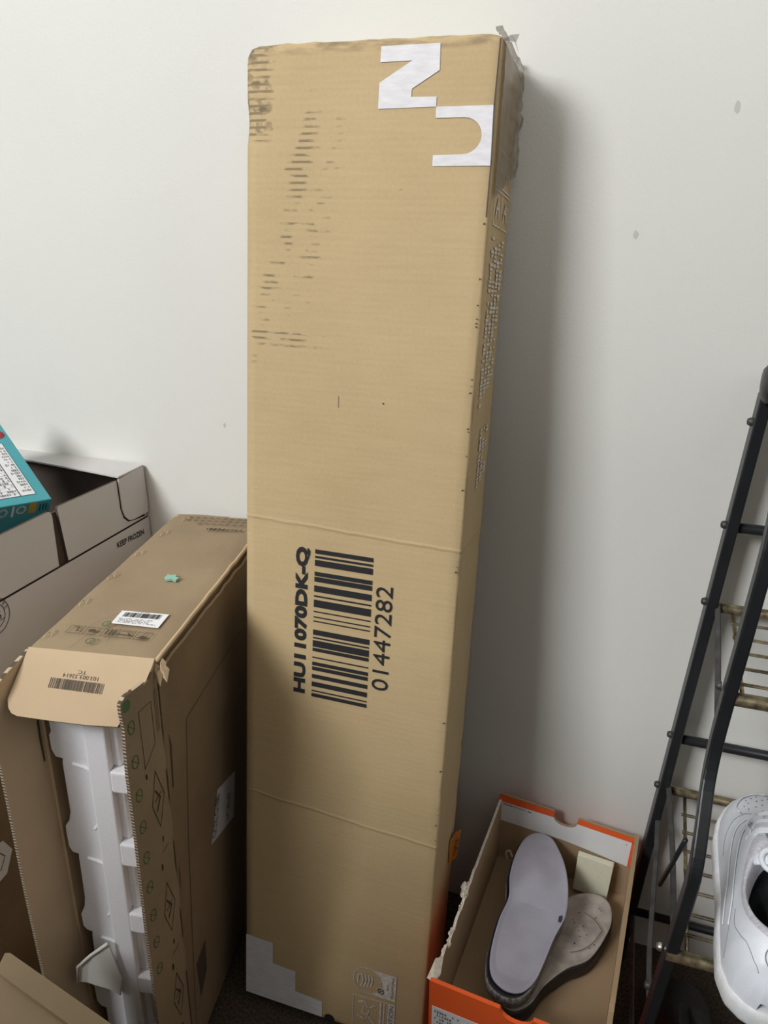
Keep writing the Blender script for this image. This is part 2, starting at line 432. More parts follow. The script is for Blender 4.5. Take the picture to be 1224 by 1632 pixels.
bevel(box('hamper_body', (-0.18, -0.13, 0.0), (0.18, 0.13, 1.08), M['bedding'], hp), 0.02)
bevel(box('lid', (-0.185, -0.135, 1.08), (0.185, 0.135, 1.11), M['bedding'], hp), 0.01)
wd = thing('wardrobe', 'dark wardrobe behind the viewer, outside the picture', 'wardrobe', Matrix.Translation((0.85, -1.62, 0)))  # unseen cupboard shape, added to stop fill light from the front right
bevel(box('cabinet_body', (-0.70, -0.28, 0.0), (0.70, 0.28, 1.55), M['wood_dark'], wd), 0.005)
box('door', (-0.69, 0.281, 0.05), (-0.005, 0.298, 1.52), M['wood_dark'], wd)
box('door', (0.005, 0.281, 0.05), (0.69, 0.298, 1.52), M['wood_dark'], wd)
for nm, cx, cz, s in (('wall_scar', 0.0629, 1.1834, 0.0065), ('wall_scar', -0.0209, 1.0608, 0.0055), ('wall_scar', -0.56, 0.795, 0.004)):
    pts = [(cx + s * 0.55 * math.cos(a) * random.uniform(.6, 1.1), cz + s * math.sin(a) * random.uniform(.7, 1.1)) for a in [i * math.pi / 5 for i in range(10)]]
    flat(nm, [pts], fw, M['wallspot'], bpy.data.objects['wall_back'], off=0.0003)

# unseen blockers added around the viewer keep the corner's foot in shade

# ------------------------------------------------------------------ tall leaning carton
TW, TT, TL = 0.26867, 0.11455, 1.24362
TO = V3((-0.44107, -0.27927, 0.01516)); TU = V3((0.99990, 0.00633, -0.01296)); TZ = V3((0.01201, 0.13245, 0.99112))
TN = TZ.cross(TU)                      # thickness direction, to the wall
tm = Matrix((TU, TN, TZ)).transposed().to_4x4(); tm.translation = TO
tall = thing('tall_carton', 'tall narrow brown cardboard carton leaning upright against the white wall, printed with a big barcode', 'box', tm)
def tall_disp(p, ext):
    q = p.copy()
    cx, cy, cz = TW / 2, TT / 2, TL / 2
    if ext >= 2:                        # round the folds over
        e = 0.0022
        if p.x in (0, TW): q.x += math.copysign(e, cx - p.x)
        if p.y in (0, TT): q.y += math.copysign(e, cy - p.y)
        if p.z in (0, TL): q.z += math.copysign(e, cz - p.z)
        n = noise.noise(V3((p.x * 30, p.y * 30, p.z * 22)))
        q += V3((n, noise.noise(V3((p.z * 25, p.x * 40, 3))), 0)) * 0.0011
    # crushed top corners
    for (ax, az, amp, rad) in ((0.0, TL, 0.005, 0.02), (TW, TL, 0.004, 0.02), (0.0, 1.17, 0.004, 0.03), (TW, 0.705, 0.003, 0.02), (0, 0, 0.006, 0.03), (TW, .42, 0.002, .03)):
        d = math.hypot(p.x - ax, p.z - az)
        if d < rad:
            f = (1 - d / rad) ** 2
            n = noise.noise(V3((p.x * 120, p.y * 60, p.z * 120)))
            q.x += math.copysign(amp * f * 0.6, cx - ax) + n * amp * 0.35 * f
            if az > 1.2: q.z -= amp * f * 0.7
            q.y += n * amp * 0.35 * f + (0.5 * amp * f if p.y < cy else 0)
    if p.z > TL - 0.007 and p.y < 0.01:  # dented front top fold
        f = (p.z - TL + 0.007) / 0.007
        q.y += f * f * (0.005 + 0.003 * noise.noise(V3((p.x * 40, 0, 5))))
        q.z += 0.0015 * f * noise.noise(V3((p.x * 60, 2, 5)))
    q.y += 0.0005 * noise.noise(V3((p.x * 9, 1, p.z * 5))) if p.y < cy else 0
    return q
zs = [0, 0.003, 0.008] + lin(0.015, TL - 0.03, 110) + [TL - 0.024, TL - 0.018, TL - 0.012, TL - 0.008, TL - 0.004, TL - 0.0015, TL]
gridbox('carton_body', edged(TW, 26, 0.003), edged(TT, 6, 0.003), zs, tall_disp, M['tall'], tall)
ff = frame((0, -0.0005, 0), (1, 0, 0), (0, 0, 1))       # front face
fs_ = frame((TW + 0.0008, 0, 0), (0, 1, 0), (0, 0, 1))  # right side face
N_poly = [(0.1484, 1.2350), (0.2085, 1.2355), (0.2093, 1.2120), (0.1823, 1.1965), (0.1817, 1.1892), (0.2078, 1.1890), (0.2080, 1.1799), (0.1479, 1.1791), (0.1481, 1.2027), (0.1810, 1.2213), (0.1482, 1.2209)]
U_poly = [(0.2080, 1.1799), (0.2662, 1.1802), (0.2662, 1.1264), (0.2078, 1.1261), (0.2077, 1.1362), (0.2370, 1.1368)] + \
         [(0.2370 + 0.0185 * math.sin(a), 1.1534 - 0.0166 * math.cos(a)) for a in [math.pi * i / 12 for i in range(1, 12)]] + [(0.2370, 1.1700), (0.2082, 1.1698)]
flat('printed_letters', [N_poly, U_poly], ff, M['white_ink'], tall, off=0.0004, label='white outlined letters N and U printed sideways at the top corner')
# barcode: bars as measured, bottom to top along z
def bz(y): return 0.7051 - (y - 125) / (967 - 125) * (0.7051 - 0.5098)
bars = [(125, 148), (160, 172), (182, 215), (247, 270), (275, 302), (323, 358), (378, 387), (403, 444), (466, 473), (497, 504), (521, 528), (573, 603), (615, 624), (634, 672), (678, 698), (730, 738), (760, 781), (788, 810), (833, 857), (878, 906), (928, 936), (947, 968)]
flat('barcode', [rect(0.0927, bz(b), 0.1658, bz(a)) for a, b in bars], ff, M['black_ink'], tall, off=0.0006)
text('lettering', 'HU11070DK-Q', ff, (0.0862, 0.5112), (0, 0.1945), (-0.0185, 0), M['black_ink'], tall, off=0.0006, bold=0.05)
text('lettering', '01447282', ff, (0.1922, 0.5370), (0, 0.1355), (-0.0208, 0), M['black_ink'], tall, off=0.0006)
flat('printed_steps', [[(0.0015, 0.108), (0.0437, 0.1061), (0.0440, 0.0706), (0.0795, 0.0690), (0.0800, 0.0345), (0.1215, 0.0315), (0.1220, 0.004), (0.0015, 0.004)]], ff, M['white_ink'], tall, label='large white stepped shape at the foot')
flat('inspection_mark', [ring_pts(0.1335, 0.0065, 0.0075, 0.007)], ff, M['black_ink'], tall)
flats('pin_mark', [[ring_pts(0.1686, 0.8853, 0.0010)], [rect(0.1155, 0.876, 0.1160, 0.889)]], ff, M['ink'], tall, label='small dark dots')
# care icons at the foot
dsh = [(0.1925, 0.1160), (0.2270, 0.1154), (0.2280, 0.1145), (0.2283, 0.0735), (0.2265, 0.0722), (0.1900, 0.0722)]
oval = ring_pts(0.1870, 0.0941, 0.0200, 0.0212, 30)
polys = line_poly(oval, 0.0013, True)
rp = [(0.2283, 0.1150), (0.1930, 0.1150)] + [(0.1885 + 0.0200 * math.cos(a), 0.0941 + 0.0212 * math.sin(a)) for a in [math.radians(70 - i * 10) for i in range(15)]] + [(0.1930, 0.0728), (0.2283, 0.0728)]
polys.append(rp)
for k in range(4): polys += line_poly([(0.1780 + k * 0.0045, 0.0825 + k * 0.001), (0.1810 + k * 0.0045, 0.092 + k * 0.001), (0.1795 + k * 0.0045, 0.1010 + k * 0.001)], 0.0020)
polys += line_poly([(0.1730, 0.087), (0.1735, 0.099), (0.179, 0.103)], 0.0018)
flat('care_icon', polys, ff, M['white_ink_dull'], tall, off=0.0004)
flat('icon_cross', line_poly(ring_pts(0.2075, 0.0835, 0.0042), 0.0012, True) + line_poly([(0.205, 0.081), (0.210, 0.086)], 0.0012) + line_poly([(0.205, 0.086), (0.210, 0.081)], 0.0012), ff, M['ink'], tall, off=0.0007)
text('lettering', 'NO', ff, (0.2185, 0.089), (0, 0.0095), (-0.0030, 0), M['ink'], tall, off=0.0008)
text('lettering', 'TRAMPLING', ff, (0.2255, 0.0755), (0, 0.0370), (-0.0035, 0), M['ink'], tall, off=0.0008)
polys = line_poly([(0.1680, 0.0640), (0.2283, 0.0665), (0.2283, 0.008), (0.1680, 0.008)], 0.0013, True) + [rect(0.2185, 0.008, 0.2283, 0.0660)]
polys += [rect(0.2065, 0.010, 0.2095, 0.0640), rect(0.2120, 0.010, 0.2140, 0.0640)]
polys += line_poly([(0.176, 0.054), (0.184, 0.058), (0.190, 0.047), (0.199, 0.055)], 0.0024) + line_poly([(0.184, 0.049), (0.181, 0.036), (0.190, 0.036), (0.192, 0.045)], 0.0018) + line_poly([(0.176, 0.030), (0.186, 0.026), (0.191, 0.034), (0.200, 0.022)], 0.0024)
flat('care_icon', polys, ff, M['white_ink_dull'], tall, off=0.0004)
text('lettering', 'CAUTION', ff, (0.2268, 0.012), (0, 0.0520), (-0.0062, 0), M['ink'], tall, off=0.0008)
# side face: four framed symbols and long rows of small white print
polys = []
for (a, b, c, d) in ((0.024, 1.113, 0.064, 1.147), (0.068, 1.113, 0.108, 1.147), (0.022, 1.075, 0.062, 1.109), (0.066, 1.075, 0.106, 1.109)):
    polys += line_poly(rect(a, b, c, d), 0.0012, True)
    polys += line_poly([(a + .010, b + .008), (a + .020, b + .026), (a + .030, b + .010)], 0.003) + line_poly([(a + .012, b + .017), (a + .029, b + .017)], 0.002)
flat('symbol_frames', polys, fs_, M['white_ink_dull'], tall, label='small white framed symbols on the side')
small_print(glyph_rows((0.022, 1.064), (0, -0.20), (0.075, 0), 4, 46, 0.95, 3) + glyph_rows((0.046, 0.86), (0, -0.08), (0.052, 0), 3, 18, 0.9, 4),
     fs_, M['white_ink_dull'], tall, label='rows of small white print running down the side')
# orange sticker folded out from the back edge of the side, with dark symbol
fst = frame((TW + 0.001, 0.085, 0.236), (0.25, 1, 0.0), (0, -0.1, 1))
stk = panel('warning_sticker', [(0, 0.010), (0.026, 0.0), (0.036, 0.045), (0.016, 0.052), (0.0, 0.047)], fst, 0.0005, [M['tag']], tall, label='creased orange sticker with dark print')
flat('sticker_print', line_poly([(0.012, 0.016), (0.024, 0.020), (0.014, 0.027), (0.026, 0.033), (0.016, 0.038)], 0.002), fst, M['ink'], stk, off=0.0012)
flat('sticker_print', line_poly([(0.012, 0.016), (0.024, 0.020), (0.014, 0.027), (0.026, 0.033), (0.016, 0.038)], 0.002), fst, M['ink'], stk, off=-0.0006)
# clear tape crumpled over the upper right corner
vs = []; fs = []; nx, nz = 16, 30
for k in range(nz + 1):
    for i in range(nx + 1):
        s = i / nx; t = k / nz; zz = TL + 0.004 - t * 0.15 * (1 - 0.25 * s)
        n1 = noise.noise(V3((s * 6, t * 9, 1))); n2 = noise.noise(V3((s * 9, t * 14, 7)))
        x = TW + 0.0030 + abs(n1) * 0.006 * (0.25 + s); y = 0.004 + s * (TT - 0.004)
        if t < 0.06: x -= 0.012 * (1 - t / 0.06); zz = TL + 0.0045 + n2 * 0.004
        vs.append((x, y + n2 * 0.002, zz + n2 * 0.002))
for k in range(nz):
    for i in range(nx): a = k * (nx + 1) + i; fs.append((a, a + 1, a + nx + 2, a + nx + 1))
mesh_obj('packing_tape', vs, fs, M['tape'], tall, smooth=True, label='crumpled clear packing tape over the upper corner')
vs = [(TW - 0.012, 0.03, TL), (TW + 0.004, 0.02, TL + 0.002), (TW + 0.009, 0.035, TL + 0.007), (TW + 0.003, 0.055, TL + 0.006), (TW - 0.006, 0.05, TL + 0.006), (TW + 0.006, 0.06, TL - 0.004)]
mesh_obj('tape_end', vs, [(0, 1, 4), (1, 2, 3), (1, 3, 4), (1, 5, 3)], M['tape'], tall, label='loose end of tape sticking up')
flat('fold_crease', line_poly([(TW - 0.002, 1.08), (TW - 0.0015, 1.13), (TW - 0.003, 1.18), (TW - 0.002, 1.236)], 0.0016), ff, M['ink'], tall, off=0.0006, label='dark crushed crease along the upper right fold')
# torn liner specks along the right front fold
polys = []
for _ in range(22):
    zc = random.choice([random.gauss(1.02, .05), random.gauss(0.86, .06), random.gauss(0.71, .01), random.gauss(0.42, .03), random.uniform(0.2, 1.2)])
    a = random.uniform(0.0003, 0.0012)
    polys.append([(TW - 0.0025 - random.uniform(0, .004), zc), (TW - 0.002, zc + a * 1.5), (TW - 0.0032 - a, zc + a * 2.4)])
flats('fold_nick', [[q_] for q_ in polys], ff, M['ink'], tall, off=0.0005, label='small dark nicks along the fold')

# ------------------------------------------------------------------ opened packing box with foam (second box)
IW, IL, IH = 0.14368, 0.37906, 0.65
IO = V3((-0.58256, -0.39969, 0.65824)); IU = V3((0.98801, 0.15429, 0.00606)); IV = V3((-0.15430, 0.98802, 0.0))
im = mtx(IO, IU, IV)
pk = thing('opened_packing_box', 'brown cardboard box open at the front, holding white foam, left of the tall carton', 'box', im)
SH = 0.045
def sh(u, v, z): return V3((u + SH * z, v, z))         # the box leans a little to the right at the top
def pkbox(name, a, b, m, label=None):
    vs, fs = box_vf(a, b); vs = [sh(*v) for v in vs]
    return mesh_obj(name, vs, fs, m, pk, label=label)
TH = 0.004
# top, slightly buckled, with grid
def topz(x, y): return 0.0016 * noise.noise(V3((x * 20, y * 12, 0))) - (0.010 * max(0, (y - 0.30) / 0.08) ** 2 if x > 0.09 else 0) * 0.6
vs = []; fs = []; nx, ny = 14, 30
for s_ in (0, 1):
    for j in range(ny + 1):
        for i in range(nx + 1):
            x, y = IW * i / nx, IL * j / ny; e = 0.0025 if i in (0, nx) or j in (0, ny) else 0
            vs.append((x, y, topz(x, y) - e - TH * s_))
K = (nx + 1) * (ny + 1)
for j in range(ny):
    for i in range(nx):
        a = j * (nx + 1) + i; fs += [(a, a + 1, a + nx + 2, a + nx + 1), (K + a, K + a + nx + 1, K + a + nx + 2, K + a + 1)]
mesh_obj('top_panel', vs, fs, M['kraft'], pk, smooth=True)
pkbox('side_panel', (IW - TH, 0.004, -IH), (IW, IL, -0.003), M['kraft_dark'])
pkbox('side_panel', (0, -0.001, -IH), (TH, IL, -0.003), M['kraft_in'])
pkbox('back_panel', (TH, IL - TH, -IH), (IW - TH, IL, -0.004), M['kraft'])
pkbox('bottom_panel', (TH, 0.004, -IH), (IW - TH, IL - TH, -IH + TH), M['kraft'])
# rolled crease along the right top edge
tube('edge_fold', [(IW + 0.001 + 0.0012 * noise.noise(V3((0, i * 0.9, 2))), IL * i / 24, -0.004 + 0.002 * noise.noise(V3((i * .7, 2, 2)))) for i in range(25)], 0.0026, M['kraft_in'], pk, 6, label='worn pale fold along the upper edge')
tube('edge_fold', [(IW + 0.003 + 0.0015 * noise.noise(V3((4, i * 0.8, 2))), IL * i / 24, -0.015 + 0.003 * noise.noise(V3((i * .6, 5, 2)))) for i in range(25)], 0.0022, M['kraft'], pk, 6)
# crushed corner pieces at the front right of the top
for k in range(5):
    a = V3((IW - 0.006 + 0.004 * k, -0.004 + 0.003 * (k % 2), -0.004 - 0.006 * (k % 3)))
    mesh_obj('crushed_corner', [a, a + V3((0.005, 0.004, -0.002)), a + V3((0.004, -0.003, -0.014)), a + V3((-0.002, 0.001, -0.011)), a + V3((0.001, 0.004, 0.003))],
             [(0, 1, 2, 3), (0, 4, 1), (0, 3, 4)], M['kraft_in'], pk)
# top flap hanging out and down
t = 0.7; ftf = frame((0, 0, -0.0005), (1, 0, 0), (0, -math.cos(t), -math.sin(t)))
tf = panel('top_flap', [(0, 0), (IW, 0), (0.1430, 0.010), (0.1406, 0.0242), (0.1330, 0.040), (0.1275, 0.0513), (0.1262, 0.066), (0.1240, 0.0722), (0.090, 0.0737), (0.051, 0.0732), (0.0133, 0.0722), (0.0060, 0.0700), (0.0008, 0.0650), (-0.0035, 0.056), (-0.0020, 0.030)],
           ftf, TH, [M['kraft_in'], M['kraft_in'], M['edge_x']], pk, side=1)
bars2 = []; x = 0.0368; rr = random.Random(5)
while x < 0.0985:
    w_ = rr.choice([0.0005, 0.0005, 0.0009, 0.0013]); bars2.append([(x, 0.0297 + 0.0015 * (x - .0368) / .06), (x + w_, 0.0297 + 0.0015 * (x - .0368) / .06), (x + w_, 0.0405 + 0.0015 * (x - .0368) / .06), (x, 0.0405 + 0.0015 * (x - .0368) / .06)]); x += w_ + rr.choice([0.0005, 0.0007, 0.0011])
flat('barcode', bars2, ftf, M['ink'], tf, off=-0.0004)
text('lettering', '103.003.32614', ftf, (0.0890, 0.0250), (-0.040, -0.0010), (0.0, 0.0042), M['ink'], tf, off=-0.0004)
text('lettering', 'TC', ftf, (0.0742, 0.0200), (-0.0095, -0.0003), (0.0, 0.0036), M['ink'], tf, off=-0.0004)
# left flap (inside face seen) and right flap (printed outside seen)
a = 0.15; Dl = V3((-math.sin(a), -math.cos(a), 0)); fl = frame((0, 0, 0), Dl, (SH, 0, 1))
lf = panel('left_flap', [(0, -0.004), (0.030, -0.011), (0.0438, -0.016), (0.0605, -0.034), (0.063, -0.050), (0.0625, -0.15), (0.0635, -0.30), (0.062, -0.45), (0.063, -0.645), (0, -0.645)],
           fl, TH, [M['kraft_in'], M['kraft'], M['edge']], pk, side=1)
flat('cut_slot', [[(0.004, -0.085), (0.0075, -0.095), (0.0080, -0.118), (0.0072, -0.150), (0.0045, -0.150), (0.0048, -0.118)]], fl, M['ink'], lf, off=-0.0005, label='dark slot cut near the hinge')
a = -0.2; Dr = V3((math.sin(a), -math.cos(a), 0)); fr_ = frame((IW, 0, 0), Dr, (SH, 0, 1))
rf = panel('right_flap', [(0, -0.006), (0.0130, -0.017), (0.0300, -0.016), (0.0488, -0.0145), (0.0570, -0.0190), (0.0572, -0.030), (0.0550, -0.052), (0.0565, -0.075), (0.0580, -0.11), (0.0572, -0.20), (0.0585, -0.33), (0.0578, -0.46), (0.059, -0.645), (0, -0.645)],
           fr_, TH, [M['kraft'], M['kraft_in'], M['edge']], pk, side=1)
polys = [[ring_pts(0.0490, -0.026, 0.0060, 0.0070, 10)]]
for k in range(9):
    cy = -0.055 - k * 0.0445; polys.append(line_poly(ring_pts(0.0455, cy, 0.0048, 0.0080, 14), 0.0010, True) + line_poly([(0.0405, cy - 0.006), (0.0505, cy + 0.006)], 0.0008))
flats('green_mark', polys, fr_, M['green_ink'], rf, off=-0.0004)
gs = [line_poly([(0.0330, -0.0450), (0.0130, -0.0450), (0.0125, -0.1000), (0.0320, -0.1200)], 0.0007, True), [ring_pts(0.0315, -0.131, 0.0016, 0.0040, 8)]]
for k in range(3): gs.append(line_poly([(0.0030 + 0.0022 * k, -0.035), (0.0030 + 0.0022 * k, -0.090)], 0.0005))
for zc in (-0.178, -0.345, -0.50):
    gs.append(line_poly([(0.0175, zc + 0.044), (0.0065, zc + 0.004), (0.0175, zc - 0.036), (0.0275, zc + 0.002)], 0.0009, True) +
              line_poly([(0.0205, zc + 0.018), (0.0135, zc + 0.004), (0.0200, zc - 0.010)], 0.0022) + line_poly([(0.022, zc + 0.004), (0.012, zc + 0.010)], 0.0016))
    gs += [[ring_pts(0.0160, zc - 0.056, 0.0014, 0.005, 8)], [ring_pts(0.0220, zc - 0.094, 0.0018, 0.006, 8)], line_poly([(0.008, zc - 0.070), (0.0190, zc - 0.074)], 0.0010)]
flats('printed_symbol', gs, fr_, M['ink'], rf, off=-0.0004)
# prints on top
fto = frame((0, 0, 0.0006), (1, 0, 0), (0, 1, 0))
lb = flat('shipping_label', [[(0.065, 0.0825), (0.0663, 0.0543), (0.1232, 0.0521), (0.1228, 0.0822)]], fto, M['label'], pk, off=0.0022, label='small white barcode label stuck on the top')
polys = []; x = 0.0715; rr = random.Random(9)
while x < 0.1165:
    w_ = rr.choice([0.0004, 0.0006, 0.0011]); polys.append(rect(x, 0.0695, x + w_, 0.0790)); x += w_ + rr.choice([0.0004, 0.0006, 0.0010])
flat('barcode', polys, fto, M['black_ink'], lb, off=0.0026)
small_print(glyph_rows((0.070, 0.0565), (0.049, -0.0008), (0, 0.0105), 4, 40, 0.7, 11) + glyph_rows((0.085, 0.0800), (0.018, 0), (0, 0.0016), 1, 14, 0.8, 12), fto, M['grey_ink'], lb, off=0.0026)
gs = []
for x0, x1 in ((0.0255, 0.0425), (0.0460, 0.0610), (0.0670, 0.1030), (0.1065, 0.1232)):
    s_ = -0.0008 * (x0 / 0.03)
    gs.append(line_poly(rect(x0, 0.0295 + s_, x1, 0.0445 + s_), 0.0006, True))
gs[0] += line_poly([(0.031, 0.041), (0.036, 0.041), (0.036, 0.034), (0.038, 0.0345)], 0.0014)
gs[1] += [ring_pts(0.0535, 0.0365, 0.0045, 0.0032, 10)]
gs[2] += [rect(0.0700 + k * 0.0042, 0.0310, 0.0722 + k * 0.0042, 0.0418) for k in range(3)] + line_poly([(0.084, 0.034), (0.100, 0.033), (0.096, 0.037)], 0.0018) + line_poly([(0.088, 0.040), (0.099, 0.0405)], 0.001)
gs[3] += [[(0.1085, 0.0290), (0.1205, 0.0290), (0.1190, 0.0335), (0.1130, 0.0350)]] + line_poly([(0.114, 0.036), (0.116, 0.041)], 0.0010)
flats('handling_symbol', gs, fto, M['ink'], pk, off=0.0022)
flats('printed_line', [line_poly([(0.048, 0.001), (0.0505, 0.018), (0.0530, 0.0285)], 0.0004), line_poly([(0.080, 0.018), (0.084, 0.050)], 0.0004), line_poly([(0.045, 0.047), (0.066, 0.080)], 0.0004)], fto, M['ink'], pk, off=0.0022)
flats('green_mark', [line_poly(ring_pts(cx, cy, 0.0046, 0.0050, 18), 0.0011, True) + line_poly([(cx, cy - 0.006), (cx + 0.001, cy + 0.006)], 0.0009) for cx, cy in ((0.0626, 0.0165), (0.0622, 0.0523))], fto, M['green_ink'], pk, off=0.0022)
st = []
for (x, y) in ((0.0077, 0.0217), (0.0129, 0.0264), (0.0077, 0.0931), (0.0132, 0.0984), (0.0070, 0.1600), (0.0123, 0.167), (0.0101, 0.2275), (0.0158, 0.2342), (0.0148, 0.2943), (0.0209, 0.3018), (0.024, 0.349), (0.031, 0.353)):
    st.append(tube_vf([(x + 0.0006, y - 0.0060, 0.0012), (x + 0.0004, y - 0.003, 0.0032), (x, y + 0.0035, 0.0032), (x, y + 0.0060, 0.0012)], 0.0005, 5))
for i, s_ in enumerate(st): mesh_obj('staple', s_[0], s_[1], M['scar'], pk)
text('lettering', 'HOMMI', fto, (0.1250, 0.3240), (-0.0530, 0.0000), (0.0, -0.0075), M['ink'], pk, off=0.0020, bold=0.02)
gs = []; rr = random.Random(21)
for row, y0 in ((0, 0.3375), (1, 0.3480), (2, 0.3580)):
    for k in range(9):
        cx = 0.032 + k * 0.0108
        if row == 0 and k < 2: continue
        gs.append(line_poly(ring_pts(cx, y0, 0.0030, 0.0026, 6, rr.random()), 0.0007, True) + [rect(cx - 0.0012, y0 - 0.0010, cx + 0.0012, y0 + 0.0010)])
flats('handling_symbol', gs, fto, M['ink'], pk, off=0.0020)
gm = [(0.079, 0.165), (0.084, 0.160), (0.090, 0.163), (0.096, 0.160), (0.0975, 0.167), (0.092, 0.169), (0.090, 0.175), (0.084, 0.172), (0.079, 0.174), (0.080, 0.169)]
gp = panel('gum_scrap', gm, fto, 0.003, [M['gum']], None, side=1); gp.matrix_world = im @ Matrix.Translation((0, 0, 0.0008))
tag(gp, 'tiny crumpled pale green scrap lying on top of the foam-filled brown box', 'scrap')
# prints on the right side
fsd = frame((IW, 0, 0), (0, 1, 0), (SH, 0, 1))
flat('printed_line', line_poly([(0.2440, -0.1168), (0.0605, -0.1232), (0.0400, -0.281), (0.0170, -0.560), (0.015, -0.64)], 0.0012), fsd, M['ink'], pk)
flats('stain', [[q_] for q_ in [[(0.0150, -0.110), (0.0190, -0.128), (0.0150, -0.185), (0.0115, -0.184)], [(0.0080, -0.30), (0.0100, -0.31), (0.0090, -0.345), (0.0070, -0.33)], [(0.030, -0.505), (0.062, -0.495), (0.060, -0.552), (0.036, -0.575)]]], fsd, M['ink'], pk, off=0.0003)
sk = flat('shipping_label', [[(0.1330, -0.2981), (0.1990, -0.3229), (0.1850, -0.3956), (0.1020, -0.3659)]], fsd, M['white_board'], pk, off=0.0006, label='slanted white label with black lettering')
text('lettering', 'GCSS G1BB', fsd, (0.119, -0.3640), (0.0210, 0.0540), (-0.0130, 0.0030), M['black_ink'], sk, off=0.0010)
small_print(glyph_rows((0.152, -0.376), (0.018, 0.055), (0.013, -0.004), 3, 12, 1.2, 31), fsd, M['grey_ink'], sk, off=0.0010)
# foam insert ------------------------------------------------
ff2 = frame((0, 0, 0), (1, 0, 0), (0, 0, 1))
foam = thing('foam_packing', 'white moulded foam packing block standing inside the opened brown box', 'packing', im)
prof = [(0.060, -0.05), (0.020, -0.05), (0.020, -0.106), (0.0165, -0.112), (0.0158, -0.132), (0.0190, -0.142), (0.0275, -0.1436)]
def bay(z0, z1, u): return [(u + 0.0015, z0 + (z1 - z0) * 0.05), (u - 0.004, z0 + (z1 - z0) * 0.80), (u - 0.009, z0 + (z1 - z0) * 0.90), (u - 0.0135, z1 - 0.002)]
prof += [(0.0260, -0.150), (0.0225, -0.222), (0.0185, -0.236), (0.0120, -0.246), (0.0110, -0.256), (0.0105, -0.278), (0.0140, -0.2865), (0.0215, -0.2880)]
prof += [(0.0205, -0.295), (0.0165, -0.362), (0.0130, -0.378), (0.0060, -0.392), (0.0055, -0.412), (0.0095, -0.4190), (0.0165, -0.4210)]
prof += [(0.0150, -0.430), (0.0110, -0.490), (0.0070, -0.510), (0.0010, -0.523), (0.0005, -0.5550), (0.0050, -0.564), (0.0120, -0.566), (0.008, -0.64), (0.060, -0.64)]
FV = -0.006
prof = [(u - 0.012 if u < 0.04 else u, z) for u, z in prof]
fo = panel('foam_side', prof, frame((0, FV, 0), (1, 0, 0), (0, 0, 1)), 0.12, [M['foam']], foam, side=-1); bevel(fo, 0.0022, 3, 35)
# left recesses' raised rim line
rims = []
for z0, z1, u in ((-0.150, -0.236, 0.0), (-0.293, -0.378, -0.006), (-0.428, -0.505, -0.011)):
    rims.append(tube_vf(spline([(0.028 + u, FV - 0.0005, z0 + 0.002), (0.047 + u, FV - 0.001, z0 - 0.003), (0.053 + u, FV - 0.001, z0 - 0.016), (0.051 + u, FV - 0.001, (z0 + z1) / 2), (0.047 + u, FV - 0.001, z1 + 0.006), (0.040 + u, FV - 0.001, z1 - 0.006)], 5), 0.0022, 8))
merge('moulded_rim', rims, M['foam'], foam, smooth=True)
# proud centre strip, leaning with the box, with ribs and pockets at its right
def fu(z): return SH * z
cs = [(0.066 + fu(-0.05), -0.05), (0.1350 + fu(-0.05), -0.05), (0.1350 + fu(-0.64), -0.64), (0.060 + fu(-0.64), -0.64)]
CV = -0.020
pockets = [(-0.060, -0.140), (-0.170, -0.246), (-0.280, -0.358), (-0.390, -0.470), (-0.500, -0.575)]
parts = []
def slab(u0, u1, z0, z1, v0, v1):
    vs, fs = box_vf((u0, v0, min(z0, z1)), (u1, v1, max(z0, z1))); vs = [(x + fu(z), y, z) for x, y, z in vs]; return vs, fs
stp = merge('foam_strip', [slab(0.062, 0.088, -0.05, -0.64, CV, FV + 0.03)], M['foam'], foam); bevel(stp, 0.002, 2)
zz = [-0.05] + [q for p_ in pockets for q in p_] + [-0.64]
for i in range(0, len(zz) - 1, 2):
    rb = merge('foam_rib', [slab(0.0875, 0.136, zz[i], zz[i + 1], CV - 0.001, FV + 0.03)], M['foam'], foam); bevel(rb, 0.003, 3)
merge('foam_pocket_floor', [slab(0.0875, 0.136, -0.05, -0.64, -0.001, FV + 0.03)], M['foam'], foam)
for z0, z1 in pockets:   # second step inside each pocket
    s_ = merge('foam_pocket_step', [slab(0.0875, 0.097, z0, z1, -0.011, 0.0)], M['foam'], foam); bevel(s_, 0.002, 2)
# torn tab of thin foam sheet curling out at the left
tabp = [(0.040, -0.405), (0.013, -0.432), (-0.004, -0.447), (-0.008, -0.478), (0.002, -0.480), (0.010, -0.486), (0.030, -0.494), (0.042, -0.502), (0.048, -0.47)]
vs = [V3((u, -0.027 - 0.25 * max(0, 0.02 - u), z)) for u, z in tabp]
vs2 = [v_ + V3((0.001, 0.0012, 0)) for v_ in vs]; n = len(vs)
fix_normals(mesh_obj('foam_tab', vs + vs2, [tuple(range(n)), tuple(range(2 * n - 1, n - 1, -1))] + [(i, (i + 1) % n, n + (i + 1) % n, n + i) for i in range(n)], M['foam_sheet'], foam, label='torn tab curling out of the foam'))
tube('foam_tab_lip', [(-0.008, -0.0340, -0.478), (-0.004, -0.0335, -0.450), (0.013, -0.029, -0.433), (0.040, -0.028, -0.407)], 0.0022, M['foam_sheet'], foam)

